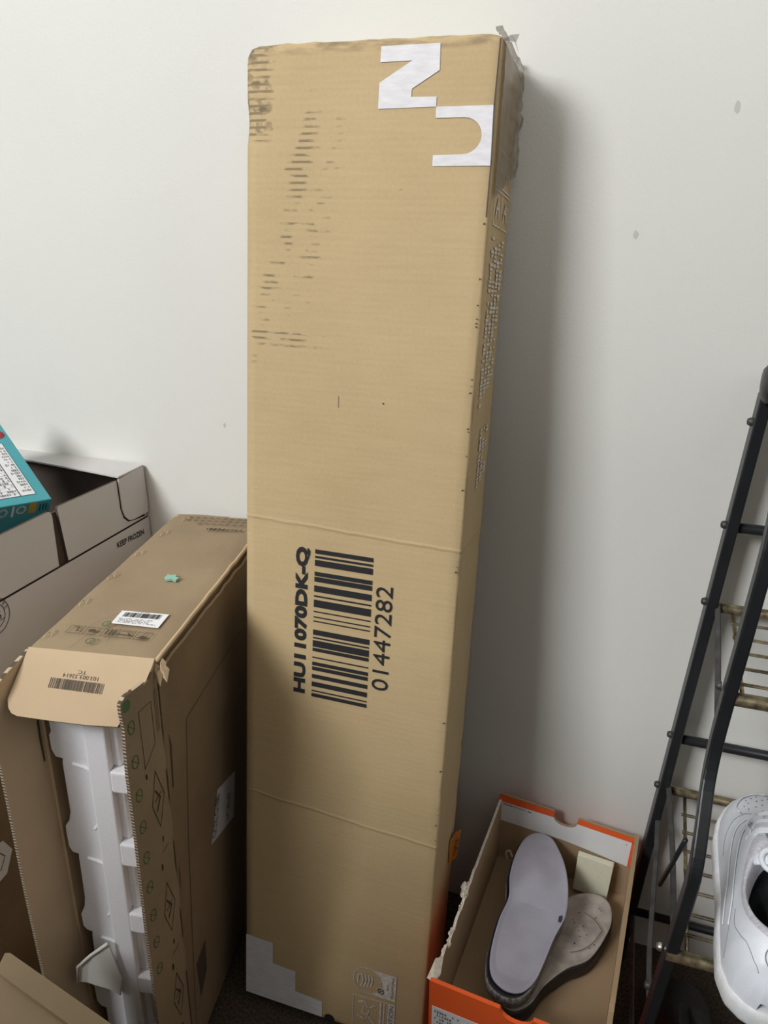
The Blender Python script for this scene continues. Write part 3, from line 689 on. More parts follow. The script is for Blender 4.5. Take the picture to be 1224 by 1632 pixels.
# ------------------------------------------------------------------ white carton with open top
CO = V3((-0.71063, -0.00351 - 0.02, 0.71910)); CU = V3((0.99903, -0.04394, 0)); CV_ = V3((0.04394, 0.99903, 0))
cm = mtx(CO, CU, CV_)
ct = thing('white_food_carton', 'white cardboard freezer carton with open top and black lettering, behind the foam-filled box', 'box', cm)
CWd, CD, CH = 0.36, 0.46, 0.262
WB = [M['white_board'], M['carton_in'], M['carton_in']]
fr_r = frame((0, 0.02, 0), (0, 1, 0), (0, 0, 1))              # right side, N = +x
def cr(name, poly, t=0.004, side=-1, mats=None, **k): return panel(name, poly, fr_r, t, mats or [M['white_board'], M['carton_in'], M['carton_in']], ct, side, **k)
cr('side_panel', [(-CD, -CH), (-0.0015, -CH), (-0.0006, -0.0855), (-CD, -0.0855)])
cr('side_flap', [(-0.1765, -0.0825), (-0.1800, -0.004), (-0.178, -0.001), (-0.0610, -0.0045), (-0.0610, -0.050), (-0.0570, -0.066), (-0.0480, -0.0755), (-0.030, -0.079), (-0.0055, -0.0815), (-0.0055, -0.0825)])
cr('side_flap', [(-CD, -0.0825), (-0.1945, -0.0825), (-0.1905, -0.010), (-0.1925, -0.004), (-0.196, -0.002), (-CD, -0.002)])
frc = frame((0.0025, 0.02, 0), (0, 1, 0), (0, 0, 1))
panel('corner_tab', [(-0.0590, -0.0030), (-0.0590, -0.052), (-0.0555, -0.064), (-0.048, -0.0725), (-0.038, -0.0755), (-0.0030, -0.0760), (-0.0008, -0.060), (-0.0008, 0.0)], frc, 0.002, [M['white_board']], ct, -1)
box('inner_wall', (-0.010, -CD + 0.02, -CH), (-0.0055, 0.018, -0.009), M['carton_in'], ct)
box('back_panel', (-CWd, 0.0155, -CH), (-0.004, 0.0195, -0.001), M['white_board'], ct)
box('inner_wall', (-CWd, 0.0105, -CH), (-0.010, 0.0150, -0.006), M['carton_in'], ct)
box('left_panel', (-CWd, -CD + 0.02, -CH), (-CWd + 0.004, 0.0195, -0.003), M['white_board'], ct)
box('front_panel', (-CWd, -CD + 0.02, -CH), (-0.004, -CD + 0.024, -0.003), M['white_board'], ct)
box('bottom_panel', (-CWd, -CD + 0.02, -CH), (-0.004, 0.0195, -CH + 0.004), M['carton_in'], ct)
panel('top_flap', [(-CWd, 0.019), (0.0025, 0.019), (0.0025, -0.039), (-0.010, -0.038), (-0.05, -0.034), (-0.12, -0.029), (-0.20, -0.025), (-CWd, -0.022)], frame((0, 0, 0.0015), (1, 0, 0), (0, 1, 0)), 0.0025, [M['white_board']], ct, -1)
text('lettering', 'KEEP FROZEN', fr_r, (-0.0795, -0.1065), (0.0630, -0.0030), (0.0, 0.0092), M['black_ink'], ct, bold=0.03)
sl = line_poly(ring_pts(-0.3080, -0.100, 0.0220, 0.0240, 30), 0.0010, True) + line_poly(ring_pts(-0.3080, -0.100, 0.0150, 0.0165, 24), 0.0009, True) + line_poly([(-0.320, -0.108), (-0.296, -0.108)], .0008)
flat('inspection_seal', sl, fr_r, M['black_ink'], ct)
text('lettering', 'US', fr_r, (-0.3150, -0.1060), (0.0160, 0), (0, 0.0110), M['black_ink'], ct)
for i, ch in enumerate('INSPECTED'):
    an = math.radians(165 - i * 19); cx, cy = -0.3080 + 0.0185 * math.cos(an), -0.100 + 0.0203 * math.sin(an)
    d = (math.sin(an) * 0.0036, -math.cos(an) * 0.0036); u = (math.cos(an) * 0.0042, math.sin(an) * 0.0042)
    text('lettering', ch, fr_r, (cx - d[0] / 2 - u[0] / 2, cy - d[1] / 2 - u[1] / 2), d, u, M['black_ink'], ct)

# ------------------------------------------------------------------ teal food box tilted in the carton opening
P1 = V3((-0.7345, -0.1716, 0.7235)); P2 = V3((-0.8664, -0.1066, 0.8)); P3 = V3((-0.7584, -0.2374, 0.7305))
e1 = (P2 - P1).normalized(); e2 = (P3 - P1); e2 = (e2 - e1 * e2.dot(e1)).normalized(); nn = e2.cross(e1).normalized()
if nn.z < 0: nn = -nn
tmx = Matrix((e1, e2, nn)).transposed().to_4x4(); tmx.translation = P1
tb = thing('teal_food_box', 'teal printed food box with a white nutrition table, tilted in the open white carton', 'box', tmx)
TLn, TWd, TTh = 0.21, 0.15, 0.05
bevel(box('box_body', (0, 0, -TTh), (TLn, TWd, 0), M['teal'], tb), 0.0012)
hand = V3(e1).cross(e2).dot(nn)
ft_ = (V3((0, 0, 0)), V3((1, 0, 0)), V3((0, 1, 0)), V3((0, 0, 1)))
pn = flat('nutrition_panel', [rect(0.014, 0.016, 0.122, 0.140)], ft_, M['label'], tb)
pl_ = line_poly(rect(0.014, 0.016, 0.122, 0.140), 0.0004, True)
for y0, w_ in ((0.036, 0.0011), (0.083, 0.0006), (0.096, 0.0010)): pl_ += line_poly([(0.014, y0), (0.122, y0)], w_)
for k in range(18): pl_ += line_poly([(0.014 + 0.006 * k, 0.037), (0.014 + 0.006 * k, 0.095)], 0.00025)
flat('ruled_lines', pl_, ft_, M['navy'], pn, off=0.0007)
small_print(glyph_rows((0.120, 0.038), (0, 0.040), (-0.055, 0), 9, 12, 0.8, 41) + glyph_rows((0.120, 0.018), (0, 0.015), (-0.10, 0), 17, 6, 0.8, 42) + glyph_rows((0.060, 0.038), (0, 0.042), (-0.044, 0), 8, 14, 0.8, 43, 0.6), ft_, M['grey_ink'], pn, off=0.0007)
flat('red_picture', [ring_pts(0.142, 0.016, 0.010, 0.012, 16)], ft_, M['red_ink'], tb, label='dark red picture')
flat('curved_line', line_poly([(0.125, 0.018), (0.128, 0.022), (0.126, 0.028), (0.130, 0.034)], 0.0012), ft_, M['navy'], tb)
fbt = (V3((0, 0, 0)), V3((0, 1, 0)), V3((0, 0, 1)), V3((-1, 0, 0)))     # end face toward the viewer
flat('gold_patch', [rect(0.020, -0.020, 0.030, -0.001)], fbt, M['gold'], tb)
flat('white_swirls', line_poly(ring_pts(0.040, -0.011, 0.0055, 0.006, 14), 0.0026, True) + line_poly([(0.051, -0.004), (0.051, -0.020)], 0.003) + line_poly(ring_pts(0.064, -0.012, 0.005, 0.006, 14, 0.6, 5.4), 0.0028) + line_poly([(0.074, -0.005), (0.078, -0.018), (0.083, -0.006)], 0.0028), fbt, M['label'], tb, label='rounded white lettering shapes')
flat('dark_print', line_poly([(0.007, -0.006), (0.006, -0.016)], 0.0014) + line_poly([(0.011, -0.006), (0.010, -0.017)], 0.0014) + line_poly([(0.015, -0.006), (0.0145, -0.018)], 0.0014), fbt, M['navy'], tb, off=0.0005)

# ------------------------------------------------------------------ dull brown box at the far left, and low box in front of it
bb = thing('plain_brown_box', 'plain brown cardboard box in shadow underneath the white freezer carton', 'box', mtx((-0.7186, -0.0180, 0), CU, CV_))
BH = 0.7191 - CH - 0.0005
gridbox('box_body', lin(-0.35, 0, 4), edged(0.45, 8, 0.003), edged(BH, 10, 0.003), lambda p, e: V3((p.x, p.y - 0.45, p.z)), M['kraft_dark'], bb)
fbb = frame((0.0005, 0, 0), (0, 1, 0), (0, 0, 1))
sk2 = flat('torn_sticker', [[(-0.352, 0.305), (-0.342, 0.280), (-0.358, 0.252), (-0.40, 0.245), (-0.40, 0.315)]], fbb, M['label'], bb, off=0.0008)
flat('sticker_outline', line_poly([(-0.40, 0.296), (-0.362, 0.293), (-0.355, 0.281), (-0.365, 0.266), (-0.40, 0.262)], 0.0012), fbb, M['black_ink'], sk2, off=0.0012)
lbm = Matrix.Translation((-0.605, -0.500, 0)) @ Matrix.Rotation(-0.19, 4, 'Z')
lb2 = thing('low_brown_box', 'low closed brown cardboard box at the lower left corner, nearest the viewer', 'box', lbm)
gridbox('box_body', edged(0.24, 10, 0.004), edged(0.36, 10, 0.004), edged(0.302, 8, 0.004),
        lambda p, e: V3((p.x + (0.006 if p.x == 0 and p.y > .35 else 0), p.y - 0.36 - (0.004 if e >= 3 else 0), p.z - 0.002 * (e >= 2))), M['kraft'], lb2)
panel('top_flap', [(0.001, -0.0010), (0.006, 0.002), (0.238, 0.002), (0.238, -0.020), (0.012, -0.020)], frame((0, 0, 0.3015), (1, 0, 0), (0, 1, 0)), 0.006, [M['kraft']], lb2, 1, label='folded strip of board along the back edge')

# ------------------------------------------------------------------ shoe boxes
SU = V3((0.99706, -0.07666, 0)); SV = V3((0.07666, 0.99706, 0)); SO = V3((-0.12279, -0.01676, 0.0)); SZ = 0.24646
SW, SL, SHt = 0.20302, 0.322, 0.115
sm = mtx(SO + V3((0, 0, SZ)), SU, SV)
lower = thing('closed_shoe_box', 'closed orange shoe box underneath the open shoe box', 'shoe box', mtx(SO, SU, SV))
bevel(box('box_body', (0.006, -SL + 0.006, 0.0), (SW - 0.006, -0.004, 0.112), M['orange'], lower), 0.002)
bevel(box('lid', (0.001, -SL + 0.001, 0.090), (SW - 0.001, -0.001, SZ - SHt - 0.0045), M['orange'], lower), 0.002)
sb = thing('open_shoe_box', 'open orange shoe box with torn left rim and cardboard inside, against the wall', 'shoe box', sm)
OR = [M['sbox_in'], M['orange'], M['orange']]
t2 = 0.0035
box('bottom_panel', (0, -SL, -SHt - 0.004), (SW, 0, -SHt), M['sbox_in'], sb)
# torn left wall
torn = [(-0.004, 0.0), (-0.06, -0.0015), (-0.11, -0.002), (-0.135, -0.004), (-0.150, -0.001), (-0.162, -0.006), (-0.172, -0.002), (-0.182, -0.010), (-0.192, -0.006), (-0.205, -0.009), (-0.222, -0.006), (-0.235, -0.012), (-0.247, -0.009), (-0.256, -0.016), (-0.262, -0.011), (-0.268, -0.003), (-0.285, -0.006), (-0.300, -0.009), (-SL + 0.003, -0.004)]
tl = []
for a_, b_ in zip(torn, torn[1:]):
    for k in range(4):
        s_ = k / 4; j = 0.0012 if a_[0] < -0.12 else 0.0002
        tl.append((a_[0] + (b_[0] - a_[0]) * s_, a_[1] + (b_[1] - a_[1]) * s_ + random.uniform(-j, j)))
tl.append(torn[-1])
panel('side_panel', tl + [(-SL, -SHt), (0, -SHt)], frame((0.0, 0, 0), (0, 1, 0), (0, 0, 1)), t2, [M['orange'], M['sbox_in'], M['torn']], sb, 1)
def interp2(tab, y):
    for (a_, za), (b_, zb) in zip(tab, tab[1:]):
        if b_ <= y <= a_: return za + (zb - za) * (a_ - y) / (a_ - b_)
    return tab[-1][1]
# fluffy torn liner along the break
for k in range(60):
    s_ = random.choice([random.uniform(-0.31, -0.135), random.gauss(-0.178, 0.012), random.gauss(-0.25, 0.010), random.gauss(-0.30, .012)])
    s_ = max(-0.318, min(-0.12, s_)); zt = -0.006 - 0.004 * math.sin(s_ * 60); r_ = random.uniform(0.0007, 0.0021) * (2.4 if abs(s_ + 0.178) < 0.008 else 1)
    zt = interp2(torn, s_)
    c_ = V3((random.uniform(-0.0005, 0.0035), s_, zt + random.uniform(-0.001, 0.0012)))
    if abs(s_ + 0.178) < 0.008: c_.x -= 0.003; c_.z += 0.002
    vs, fs = [], []
    for i in range(5):
        for j in range(7):
            th_, ph = math.pi * i / 4, 2 * math.pi * j / 7
            q = V3((math.sin(th_) * math.cos(ph), 1.6 * math.sin(th_) * math.sin(ph), math.cos(th_)))
            vs.append(c_ + q * r_ * (1 + 0.45 * noise.noise(q * 2.3 + c_ * 300)))
    for i in range(4):
        for j in range(7): fs.append((i * 7 + j, i * 7 + (j + 1) % 7, i * 7 + 7 + (j + 1) % 7, i * 7 + 7 + j))
    mesh_obj('torn_fluff', vs, fs, M['torn'], sb)
mesh_obj('torn_liner', [(0.004, -0.283, -0.006), (-0.003, -0.292, 0.001), (-0.004, -0.320, 0.001), (0.004, -0.321, -0.001), (0.008, -0.305, -0.006), (0.0045, -0.31, -0.018)], [(0, 1, 2, 3, 4), (0, 4, 5), (4, 3, 5)], M['torn'], sb)
# right wall: double board, worn at the front top corner
panel('side_panel', [(0, 0.004), (-0.26, 0.001), (-0.275, -0.002), (-0.29, 0.0005), (-SL, -0.002), (-SL, -SHt), (0, -SHt)], frame((SW - 0.004, 0, 0), (0, 1, 0), (0, 0, 1)), 0.006, [M['sbox_in'], M['orange'], M['sbox_in']], sb, 1)
# back wall with notch; front face seen from inside = white label, orange fold
def notch(c0, c1, z, dep, n=10):
    m_ = (c0 + c1) / 2; r_ = (c1 - c0) / 2
    return [(m_ - r_ * math.cos(math.pi * i / n), z - dep * math.sin(math.pi * i / n)) for i in range(n + 1)]
fbk = frame((0, -0.004, 0), (1, 0, 0), (0, 0, 1))
top_ = [(0.0, 0.0105), (0.0835, 0.0065)] + notch(0.0838, 0.118, -0.003, 0.0125) + [(0.1190, 0.0050), (SW, 0.0)]
panel('back_panel', top_ + [(SW, -SHt), (0, -SHt)], fbk, t2, [M['sbox_in'], M['orange'], M['sbox_in']], sb, -1)
flat('orange_fold', [[(0.0, 0.0105), (0.0835, 0.0065), (0.0838, -0.0045), (0.0, -0.0025)], [(0.119, 0.0050), (SW, 0.0), (SW, -0.0100), (0.1175, -0.0045)], [(SW - 0.0065, -0.008), (SW, -0.008), (SW, -0.057), (SW - 0.0085, -0.0565)]], fbk, M['orange'], sb, off=0.0012)
wl = flat('white_panel', [[(0.0, -0.0025), (0.0838, -0.0045)] + notch(0.0838, 0.118, -0.0045, 0.0112)[1:-1] + [(0.1175, -0.0045), (SW - 0.0065, -0.0100), (SW - 0.0085, -0.0565), (0.14, -0.0480), (0.10, -0.0430), (-0.0000, -0.0400)][:] ], fbk, M['label'], sb, off=0.0008)
small_print(glyph_rows((0.006, -0.0075), (0.052, -0.0030), (0, 0.0028), 1, 30, 1.0, 61, 0.9), fbk, M['black_ink'], wl, off=0.0013)
text('lettering', 'A', fbk, (0.1885, -0.0170), (0.0018, 0), (0, 0.0022), M['black_ink'], wl, off=0.0013)
# front wall, orange, with notch and label
ffr = frame((0, -SL, 0), (1, 0, 0), (0, 0, 1))
ftop = [(0.0, 0.0), (0.002, 0.0015), (0.0840, 0.0)] + notch(0.0850, 0.1225, -0.001, 0.013) + [(0.1235, 0.001), (SW, 0.0)]
panel('front_panel', ftop + [(SW, -SHt), (0, -SHt)], ffr, 0.005, [M['orange'], M['sbox_in'], M['orange']], sb, -1)
l3 = panel('size_label', [(0.0040, -0.040), (0.0040, -0.095), (0.085, -0.095), (0.085, -0.040)], ffr, 0.0004, [M['label']], sb, 1)
small_print(glyph_rows((0.007, -0.092), (0.07, 0), (0, 0.048), 8, 22, 0.8, 51), ffr, M['grey_ink'], l3, off=0.0008)

# cream foam block
bf = thing('cream_foam_block', 'small cream foam block propped against the back inside the open shoe box', 'block', sm)
bevel(fix_normals(mesh_obj('block_body', [(0.1255, -0.013, -0.045), (0.1770, -0.013, -0.047), (0.1740, -0.017, -0.106), (0.1245, -0.017, -0.104), (0.1255, -0.022, -0.045), (0.1770, -0.022, -0.047), (0.1740, -0.030, -0.108), (0.1245, -0.030, -0.106)],
        [(0, 1, 2, 3), (4, 7, 6, 5), (0, 4, 5, 1), (1, 5, 6, 2), (2, 6, 7, 3), (3, 7, 4, 0)], M['cream_foam'], bf)), 0.001)
# string loop at the left inner wall
sr = tube('string_loop', spline([(0.026, -0.040, -0.078), (0.022, -0.036, -0.070), (0.027, -0.034, -0.066), (0.032, -0.037, -0.072), (0.040, -0.037, -0.073), (0.046, -0.041, -0.078)], 5), 0.0016, M['string'])
sr.matrix_world = sm; tag(sr, 'short loop of pale string lying in the open shoe box left of the grey insole', 'string')

def sole_layers(root, outline, zf, name_top, m_top, name_bot, m_bot, m_edge, th_top, th_bot, grow, dish=0.003, shift=(0, 0)):
    pts = spline([(x, y, 0) for x, y in outline], 5, closed=True); n = len(pts)
    c_ = sum(pts, V3()) / n
    def ringed(scale, dz): return [V3((c_.x + (p.x - c_.x) * scale, c_.y + (p.y - c_.y) * scale, zf(p.y) + dz)) for p in pts]
    for nm, mm, z_top, th_, sc0, dsh_ in ((name_top, m_top, 0.0, th_top, 1.0, dish), (name_bot, m_bot, -th_top, th_bot, grow, 0.007)):
        vs = []; fs = []; fm_ = []
        rings = [(sc0 * 0.97, z_top - th_), (sc0, z_top - th_ * 0.85), (sc0 * 1.002, z_top - th_ * 0.2), (sc0 * 0.985, z_top), (sc0 * 0.93, z_top - dsh_ * 0.45), (sc0 * 0.8, z_top - dsh_ * 0.9), (sc0 * 0.5, z_top - dsh_), (sc0 * 0.2, z_top - dsh_)]
        for s_, dz in rings:
            R_ = ringed(s_, dz)
            for q in R_: q.x += shift[0] * (nm == name_bot); q.y += shift[1] * (nm == name_bot)
            for q, p0 in zip(R_, pts): q.z += (0.0006 * noise.noise(q * 60))
            vs += R_
        for r_ in range(len(rings) - 1):
            for k in range(n): fs.append((r_ * n + k, r_ * n + (k + 1) % n, (r_ + 1) * n + (k + 1) % n, (r_ + 1) * n + k)); fm_.append(1 if r_ in (1, 2) else 0)
        fs.append(tuple(range((len(rings) - 1) * n, len(rings) * n))); fm_.append(0)
        fs.append(tuple(range(n - 1, -1, -1))); fm_.append(0)
        mesh_obj(nm, vs, fs, [mm, m_edge if nm == name_bot else mm], root, fm_, smooth=True)

# beige lower one
r2 = thing('beige_shoe_insole', 'worn beige insole on dark rubber sole, lying under the grey one in the shoe box', 'insole', sm)
out2 = [(0.1389, -0.0520), (0.1614, -0.0440), (0.1790, -0.0530), (0.1860, -0.0765), (0.1830, -0.1059), (0.1671, -0.1522), (0.1413, -0.1790), (0.1186, -0.2150), (0.1080, -0.2450), (0.0900, -0.2620), (0.0700, -0.2560), (0.0640, -0.2350), (0.0780, -0.1900), (0.1000, -0.1400), (0.1120, -0.0950), (0.1220, -0.0680)]
sole_layers(r2, out2, lambda y: -0.083 - 0.002 * (y + 0.15) / 0.1, 'footbed', M['insole2'], 'rubber_sole', M['rubber'], M['rubber'], 0.004, 0.024, 1.02, 0.003)
fi2 = frame((0, 0, -0.0835), (1, 0, 0), (0, 1, 0))
flat('ball_outline', line_poly([tuple(p[:2]) for p in spline([(0.176, -0.106, 0), (0.166, -0.094, 0), (0.150, -0.086, 0)], 4)], 0.0012) + line_poly([tuple(p[:2]) for p in spline([(0.176, -0.106, 0), (0.168, -0.128, 0), (0.156, -0.145, 0), (0.142, -0.155, 0)], 4)], 0.0010), fi2, M['ink_soft'], r2, off=0.0022)
flat('vent_holes', [ring_pts(random.uniform(0.135, 0.172), random.uniform(-0.145, -0.070), 0.0010, n=8) for _ in range(16)], fi2, M['perf'], r2, off=0.0018)
# grey upper one
r1 = thing('grey_shoe_insole', 'smooth grey insole on a dark rubber sole lying on top in the open shoe box', 'insole', sm)
out1 = [(0.0600, -0.0180), (0.0740, -0.0150), (0.0890, -0.0220), (0.1085, -0.0500), (0.1205, -0.0800), (0.1268, -0.1110), (0.1278, -0.1380), (0.1205, -0.1700), (0.1150, -0.2080), (0.1090, -0.2360), (0.0960, -0.2550), (0.0760, -0.2590), (0.0570, -0.2470), (0.0480, -0.2190), (0.0462, -0.1700), (0.0500, -0.1350), (0.0425, -0.1000), (0.0420, -0.0620), (0.0480, -0.0330)]
z1 = lambda y: -0.030 - (0.024) * min(1, max(0, (-y) / 0.25))
sole_layers(r1, out1, z1, 'footbed', M['insole'], 'rubber_sole', M['rubber'], M['rubber_edge'], 0.0035, 0.018, 1.03, 0.0035, (-0.0025, -0.0045))
fi1 = frame((0, 0, z1(-0.15) - 0.0005), (1, 0, 0), (0, 1, 0))
flat('dark_diamond_mark', [[(0.1200, -0.1390), (0.1232, -0.1355), (0.1250, -0.1400), (0.1240, -0.1470), (0.1205, -0.1480)]], frame((0, 0, z1(-0.143) + 0.0006), (1, 0, 0), (0, 1, 0)), M['perf'], r1, off=0.0003)

# ------------------------------------------------------------------ sneaker builder (local: heel at origin, toe to +y, z up)
def interp(tab, s):
    for (a, va), (b, vb) in zip(tab, tab[1:]):
        if s <= b:
            t_ = (s - a) / (b - a); t_ = t_ * t_ * (3 - 2 * t_) if False else t_
            return va + (vb - va) * t_
    return tab[-1][1]
HL = [(0, 0.006), (0.015, 0.020), (0.05, 0.034), (0.12, 0.043), (0.25, 0.046), (0.4, 0.0465), (0.55, 0.051), (0.7, 0.055), (0.8, 0.053), (0.88, 0.046), (0.94, 0.036), (0.98, 0.022), (1, 0.007)]
HT = [(0, 0.052), (0.04, 0.078), (0.1, 0.094), (0.2, 0.097), (0.35, 0.096), (0.48, 0.103), (0.56, 0.097), (0.66, 0.082), (0.76, 0.068), (0.86, 0.060), (0.93, 0.052), (0.98, 0.042), (1, 0.034)]
def sneaker(name, label, cat, matrix, L, mats, detail=True, group=None):
    root = thing(name, label, cat, matrix, group)
    up, so, lin_, ins = mats
    NS, NX = 64, 40
    k_ = L / 0.31
    # sole
    rings = [(0.95, 0.0), (1.0, 0.003), (1.035, 0.008), (1.04, 0.020), (1.02, 0.027), (0.97, 0.0285)]
    ol = [(interp(HL, i / NS), i / NS) for i in range(NS + 1)]
    loop = [(-h, s) for h, s in ol] + [(h, s) for h, s in reversed(ol)]
    vs = []; fs = []; n = len(loop)
    for sc_, z in rings:
        for h, s in loop:
            y = (0.5 + (s - 0.5) * (1 + (sc_ - 1) * 0.35)) * L; zz_ = z + (0.010 * max(0, (s - 0.85) / 0.15) ** 2) * (1 if z < 0.01 else 0.4)
            vs.append((h * sc_ * k_, y, zz_))
    for r_ in range(len(rings) - 1):
        for k in range(n): fs.append((r_ * n + k, r_ * n + (k + 1) % n, (r_ + 1) * n + (k + 1) % n, (r_ + 1) * n + k))
    fs += [tuple(range(n - 1, -1, -1)), tuple(range((len(rings) - 1) * n, len(rings) * n))]
    so_ = fix_normals(mesh_obj('sole', vs, fs, so, root, smooth=True))
    # upper: rings from the sole edge up to the collar rim, over the padded lip and down inside
    def surf(s, xn):
        hw = interp(HL, s) * 0.965; H = interp(HT, s)
        a = min(1, abs(xn)); dome = (1 - a ** 2.6) ** 0.55
        z = 0.024 + (H - 0.024) * dome
        x = abs(xn * hw)
        if 0.52 < s < 0.74:
            w_ = 0.012 * (1 - (s - 0.5) / 0.4)
            if x < w_: z -= 0.0045
            elif x < w_ + 0.014: z += 0.0018
        if s > 0.76 and x < 0.034 - (s - .76) * .06 and s < 0.95: z -= 0.0012
        return V3((xn * hw * k_, s * L, z)), 0
    NT = 128; CS, CA, CB = 0.300, 0.200, 0.0300
    dense = [(-interp(HL, i / 300), i / 300) for i in range(301)] + [(interp(HL, i / 300), i / 300) for i in range(300, -1, -1)]
    def outer(phi):                     # outline point seen from the collar centre
        best = min(dense, key=lambda q: abs((math.atan2((q[1] - CS) / 0.42, q[0] / 0.05) - phi + math.pi) % (2 * math.pi) - math.pi)); return best
    OUT = [outer(2 * math.pi * i / NT) for i in range(NT)]
    vs = []; fs = []; fm_ = []
    KT = 26; rows = []
    for k in range(KT + 1):
        t = 1 - math.cos(math.pi / 2 * k / KT); t = min(1, t)
        row = []
        for i in range(NT):
            ph = 2 * math.pi * i / NT; ox, os_ = OUT[i]; ix, is_ = CB * math.cos(ph), CS + CA * math.sin(ph)
            x = ox * 0.965 * (1 - t) + ix * t; s = os_ * (1 - t) + is_ * t; s = min(0.999, max(0.001, s))
            hw = interp(HL, s) * 0.965; p, _ = surf(s, max(-1, min(1, x / hw)))
            lip = 0.0045 * math.exp(-((1 - t) / 0.16) ** 2)
            row.append(V3((p.x, p.y, p.z + lip)))
        rows.append((row, 1 if t > 0.93 else 0))
    rim = rows[-1][0]; cc = V3((0, CS * L, 0))
    for sc_, dz, mi in ((0.95, 0.0002, 1), (0.89, -0.003, 1), (0.82, -0.009, 1), (0.76, -0.018, 1), (0.72, -0.028, 1), (0.72, -0.038, 2), (0.80, -0.050, 2), (0.4, -0.056, 2), (0.02, -0.056, 2)):
        rows.append(([V3((cc.x + (p.x - cc.x) * sc_, cc.y + (p.y - cc.y) * sc_, p.z + dz)) for p in rim], mi))
    for row, mi in rows: vs += row
    for k in range(len(rows) - 1):
        for i in range(NT):
            fs.append((k * NT + i, k * NT + (i + 1) % NT, (k + 1) * NT + (i + 1) % NT, (k + 1) * NT + i)); fm_.append(rows[k + 1][1])
    mesh_obj('upper', vs, fs, [up, lin_, ins], root, fm_, smooth=True)
    if not detail: return root
    def on(s, xn, dz=0.0008): p, _ = surf(s, xn); return p + V3((0, 0, dz))
    # seams
    def seam(pts, r_=0.0005, m_=None, nm='seam'):
        q = [on(max(0.002, min(0.998, p.x)), max(-0.995, min(0.995, p.y)), 0.0003) for p in spline([(a, b, 0) for a, b in pts], 8)]
        # lean the seam out where the side is steep
        tube(nm, q, r_, m_ or M['seam'], root, 5)
    for sgn in (-1, 1):
        seam([(0.76, 0.62 * sgn), (0.80, 0.70 * sgn), (0.86, 0.68 * sgn), (0.92, 0.50 * sgn), (0.955, 0.0)], 0.0007)
        seam([(0.76, 0.62 * sgn), (0.735, 0.56 * sgn), (0.735, 0.40 * sgn)])
        seam([(0.74, 0.50 * sgn), (0.70, 0.74 * sgn), (0.63, 0.90 * sgn), (0.55, 0.955 * sgn)])
        seam([(0.68, 0.46 * sgn), (0.62, 0.72 * sgn), (0.50, 0.86 * sgn), (0.36, 0.93 * sgn), (0.24, 0.965 * sgn)])
        seam([(0.64, 0.44 * sgn), (0.55, 0.66 * sgn), (0.42, 0.80 * sgn), (0.28, 0.84 * sgn), (0.20, 0.90 * sgn), (0.12, 0.975 * sgn)])
        seam([(0.24, 0.80 * sgn), (0.18, 0.82 * sgn), (0.12, 0.72 * sgn), (0.08, 0.62 * sgn), (0.03, 0.50 * sgn)], 0.0004)
    for sgn in (-1, 1):
        seam([(0.685, 0.47 * sgn), (0.625, 0.73 * sgn), (0.505, 0.87 * sgn), (0.365, 0.94 * sgn), (0.245, 0.97 * sgn)], 0.0016, up, 'overlay_edge')
        seam([(0.77, 0.64 * sgn), (0.81, 0.72 * sgn), (0.87, 0.70 * sgn), (0.93, 0.52 * sgn), (0.962, 0.0)], 0.0014, up, 'overlay_edge')
        seam([(0.645, 0.45 * sgn), (0.56, 0.67 * sgn), (0.43, 0.81 * sgn), (0.29, 0.85 * sgn), (0.21, 0.91 * sgn)], 0.0014, up, 'overlay_edge')
        seam([(0.72, 0.30 * sgn), (0.66, 0.34 * sgn), (0.58, 0.46 * sgn), (0.52, 0.62 * sgn)], 0.0016, up, 'overlay_edge')
    # perforations in the toe
    holes = []
    for r_, (s, xs_) in enumerate(((0.785, (-.45, -.15, .15, .45)), (0.81, (-.55, -.3, 0, .3, .55)), (0.835, (-.48, -.16, .16, .48)), (0.86, (-.55, -.3, 0, .3, .55)), (0.885, (-.45, -.16, .16, .45)), (0.91, (-.34, 0, .34)))):
        for x in xs_:
            c_ = on(s, x, 0.0005); k0 = len(holes)
            holes.append([c_ + V3((0.0009 * math.cos(t_), 0.0009 * math.sin(t_), 0)) for t_ in [i * math.pi / 3 for i in range(6)]])
    vs = []; fs = []
    for h in holes: k = len(vs); vs += h; fs.append(tuple(range(k, k + 6)))
    mesh_obj('perforations', vs, fs, M['perf'], root)
    # tongue
    vs = []; fs = []
    for i in range(9):
        s = 0.385 + 0.35 * i / 8; wd = 0.023 * (1 - 0.25 * i / 8)
        for j in range(7):
            x = (j / 6 - 0.5) * 2
            z = interp(HT, s) - 0.001 - 0.006 * x * x + (0.006 * (1 - i / 2) if i < 2 else 0)
            vs.append((x * wd * k_, s * L, z))
    for i in range(8):
        for j in range(6): a = i * 7 + j; fs.append((a, a + 1, a + 8, a + 7))
    tg = mesh_obj('tongue', vs, fs, up, root, smooth=True); sd = tg.modifiers.new('solid', 'SOLIDIFY'); sd.thickness = 0.004; sd.offset = -1
    # laces
    for i in range(5):
        s = 0.535 + i * 0.045; wd = 0.026 - 0.002 * i; zt = interp(HT, s)
        pth = spline([(-wd * k_, (s - 0.01) * L, zt - 0.008), (-wd * 0.7 * k_, s * L, zt + 0.0025), (0, (s + 0.008) * L, zt + 0.0055), (wd * 0.7 * k_, s * L, zt + 0.0025), (wd * k_, (s - 0.01) * L, zt - 0.008)], 5)
        v_, f_ = strap_vf(pth, (0, 1, 0.1), 0.0075, 0.0018); lc = mesh_obj('lace', v_, f_, lin_ if i % 2 else up, root); bevel(lc, 0.0006)
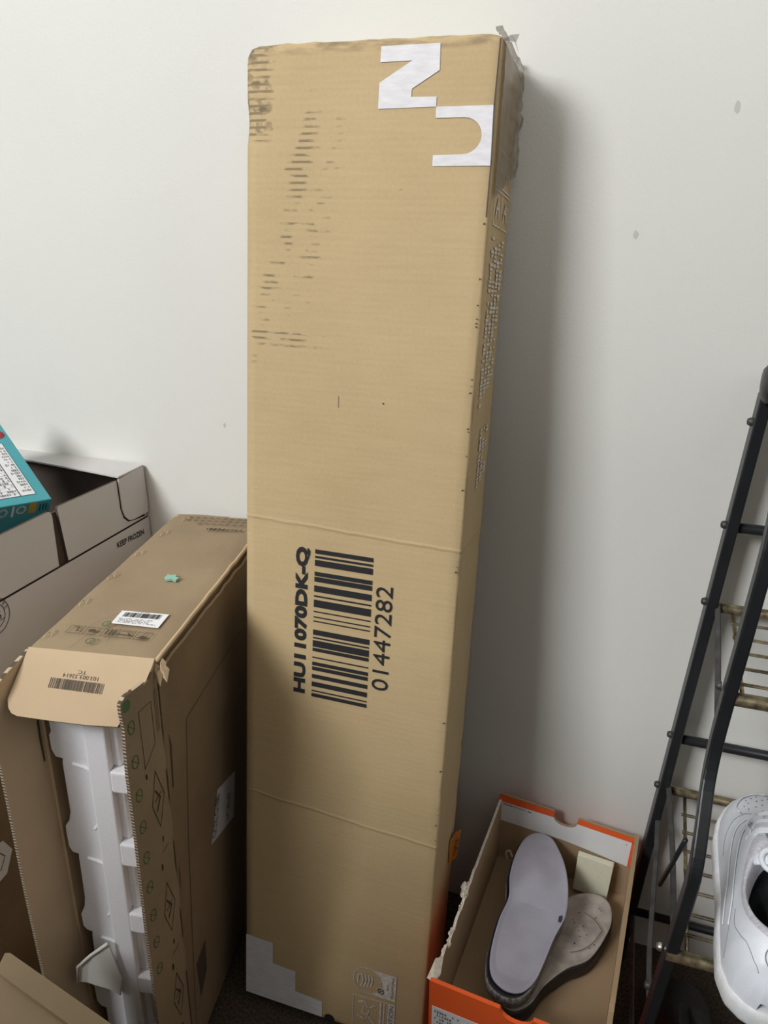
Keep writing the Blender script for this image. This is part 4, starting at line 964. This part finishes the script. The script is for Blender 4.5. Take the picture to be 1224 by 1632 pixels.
    for sgn in (-1, 1):
        v_, f_ = strap_vf(spline([(sgn * 0.026, 0.535 * L, 0.095), (sgn * 0.030, 0.57 * L, 0.092), (sgn * 0.024, 0.63 * L, 0.089), (sgn * 0.012, 0.66 * L, 0.087)], 5), (0, 0.5, 1), 0.006, 0.0016)
        mesh_obj('lace', v_, f_, up, root)
    # heel tab with small stitched round mark, and loop of webbing in the collar
    tube('pull_loop', [(-0.004 + 0.0118 * math.cos(t_), 0.405 * L + 0.0118 * math.sin(t_), 0.1015 + 0.004 * math.sin(t_)) for t_ in [i * math.pi / 9 for i in range(19)]], 0.0030, up, root, 8)
    for j in range(-1, 2):
        pass
    hm = [on(0.055 + 0.022 * math.sin(t_) , -0.10 + 0.17 * math.cos(t_), 0.0010) for t_ in [i * math.pi / 8 for i in range(17)]]
    tube('stitched_mark', hm, 0.0006, M['seam'], root, 5)
    return root

# white sneaker on the lower shelf of the rack
SHZ = 0.3385
wm = Matrix.Translation((0.1905, -0.3530, SHZ + 0.0025)) @ Matrix.Rotation(-0.105, 4, 'Z')
sneaker('white_sneaker', 'white leather sneaker with perforated toe standing on the lower wire shelf of the black rack', 'sneaker', wm, 0.309, (M['leather'], M['sole'], M['lining'], M['shoe_black']))
g1 = sneaker('black_shoe', 'black shoe on the carpet under the rack, nearer the shoe boxes', 'shoe', Matrix.Translation((0.165, -0.345, 0.0)), 0.275, (M['blk_leather'],) * 4, False, 'black shoes under the rack')
g2 = sneaker('black_shoe', 'black shoe on the carpet under the rack, to the right of its mate', 'shoe', Matrix.Translation((0.278, -0.345, 0.0)) @ Matrix.Rotation(-0.05, 4, 'Z'), 0.275, (M['blk_leather'],) * 4, False, 'black shoes under the rack')

# ------------------------------------------------------------------ shoe rack
rk = thing('metal_shoe_rack', 'black metal folding shoe rack with brass wire shelves standing against the wall at the right', 'shoe rack', Matrix.Translation((0, 0, 0)))
RX = 0.62                                    # distance to the far end frame
def sx(z): return 0.0765 + 0.061 * z         # the end frame leans slightly
for end in (0, 1):
    dx = RX * end
    rear = [(sx(z) + 0.004 + dx, -0.030, z) for z in (0.0, 0.3, 0.6, 0.90)]
    v_, f_ = strap_vf(rear, (1, 0, 0), 0.013, 0.026); bevel(mesh_obj('leg', v_, f_, M['black_metal'], rk), 0.002)
    fp = [(-0.062, 0.900), (-0.100, 0.885), (-0.160, 0.855), (-0.196, 0.810), (-0.205, 0.72), (-0.208, 0.63), (-0.212, 0.575), (-0.226, 0.530), (-0.258, 0.492), (-0.279, 0.462), (-0.284, 0.430), (-0.279, 0.33), (-0.272, 0.20), (-0.264, 0.0)]
    fp = [(y, z) for y, z in fp if z > 0.58 or True]
    pth = spline([(sx(z) + 0.013 + dx, y, z) for y, z in fp], 4)
    v_, f_ = strap_vf(pth, (1, 0, 0), 0.013, 0.019); bevel(mesh_obj('leg', v_, f_, M['black_metal'], rk), 0.002)
    # round pivot cap at the top
    c_ = V3((sx(0.915) + 0.010 + dx, -0.046, 0.915)); vs = []; fs = []
    for i, (r_, o_) in enumerate(((0.0, -0.016), (0.016, -0.015), (0.022, -0.010), (0.022, 0.010), (0.016, 0.015), (0.0, 0.016))):
        for k in range(18): t_ = 2 * math.pi * k / 18; vs.append(c_ + V3((o_, r_ * math.cos(t_), r_ * math.sin(t_))))
    for i in range(5):
        for k in range(18): fs.append((i * 18 + k, i * 18 + (k + 1) % 18, i * 18 + 18 + (k + 1) % 18, i * 18 + 18 + k))
    mesh_obj('pivot_cap', vs, fs, M['dark_metal'], rk, smooth=True)
    # braces that join the two legs and carry the shelves
    for path, w_ in (([(sx(.64) + 0.010 + dx, -0.036, 0.640), (sx(.62) + 0.014 + dx, -0.090, 0.605), (sx(.6) + 0.014 + dx, -0.205, 0.560)], 0.010),
                     ([(sx(.34) + 0.010 + dx, -0.034, 0.352), (sx(.34) + 0.014 + dx, -0.150, 0.350), (sx(.34) + 0.014 + dx, -0.275, 0.345)], 0.010),
                     ([(sx(.30) + 0.006 + dx, -0.020, 0.300), (sx(.27) + 0.008 + dx, -0.100, 0.272), (sx(.24) + 0.008 + dx, -0.200, 0.235), (sx(.22) + 0.012 + dx, -0.268, 0.215)], 0.008),
                     ([(sx(.1) + 0.006 + dx, -0.030, 0.105), (sx(.1) + 0.012 + dx, -0.265, 0.100)], 0.010)):
        v_, f_ = strap_vf(spline(path, 4), (0.9, 0, 0.4), 0.0065, 0.004); bevel(mesh_obj('brace', v_, f_, M['dark_metal'], rk), 0.001)
    tube('brace', [(sx(.46) + 0.004 + dx, -0.245, 0.459), (sx(.4) + 0.004 + dx, -0.215, 0.395), (sx(.32) + 0.004 + dx, -0.179, 0.319)], 0.0028, M['black_metal'], rk, 8)
    # bolt heads
    for y, z, x in ((-0.030, 0.868, -0.0035), (-0.030, 0.742, -0.0035), (-0.030, 0.638, -0.0035), (-0.030, 0.432, -0.0035), (-0.030, 0.345, -0.0035), (-0.206, 0.634, 0.0035), (-0.272, 0.325, 0.0040), (-0.268, 0.255, 0.0040)):
        cc = V3((sx(z) + x + dx, y, z)); vs = []; fs = []
        for r_, o_ in ((0.0, -0.005), (0.0035, -0.0042), (0.0048, -0.0015), (0.0048, 0.001)):
            for k in range(10): t_ = 2 * math.pi * k / 10; vs.append(cc + V3((o_, r_ * math.cos(t_), r_ * math.sin(t_))))
        for i in range(3):
            for k in range(10): fs.append((i * 10 + k, i * 10 + (k + 1) % 10, i * 10 + 10 + (k + 1) % 10, i * 10 + 10 + k))
        mesh_obj('bolt', vs, fs, M['steel'] if (y, z) in ((-0.272, 0.325),) else M['dark_metal'], rk, smooth=True)
def xr(z): return sx(z) + 0.008, sx(z) + RX + 0.012
for y, z, m_, r_ in ((-0.030, 0.740, M['black_metal'], 0.0062), (-0.030, 0.428, M['black_metal'], 0.0065), (-0.060, 0.915, M['black_metal'], 0.006),
                     (-0.030, 0.632, M['brass'], 0.0062), (-0.210, 0.624, M['brass'], 0.0072), (-0.030, 0.340, M['brass'], 0.0062), (-0.285, 0.3335, M['brass'], 0.0072),
                     (-0.030, 0.10, M['black_metal'], 0.006)):
    a, b = xr(z); b += 0.0
    tube('rail', [(a, y, z), ((a + b) / 2, y, z), (b, y, z)], r_, m_, rk, 12)
for z0, y0, y1, ys, xw in ((0.629, -0.205, -0.034, (-0.061, -0.095, -0.127, -0.159, -0.190), 0.141), (0.3335, -0.280, -0.032, (-0.067, -0.099, -0.131, -0.163, -0.194, -0.227, -0.256), 0.127)):
    for y in ys:
        for o_ in (0.0, 0.0034):
            tube('shelf_wire', [(xw - 0.001, y + o_, z0), (0.4, y + o_, z0), (xw + 0.50, y + o_, z0)], 0.0010, M['brass'], rk, 6)
    for x in (xw, xw + 0.25, xw + 0.50):
        tube('shelf_crosswire', [(x, y0, z0 - 0.0025), (x + 0.002, (y0 + y1) / 2, z0 - 0.0025), (x + 0.004, y1, z0 - 0.0005)], 0.0023, M['brass'], rk, 8)
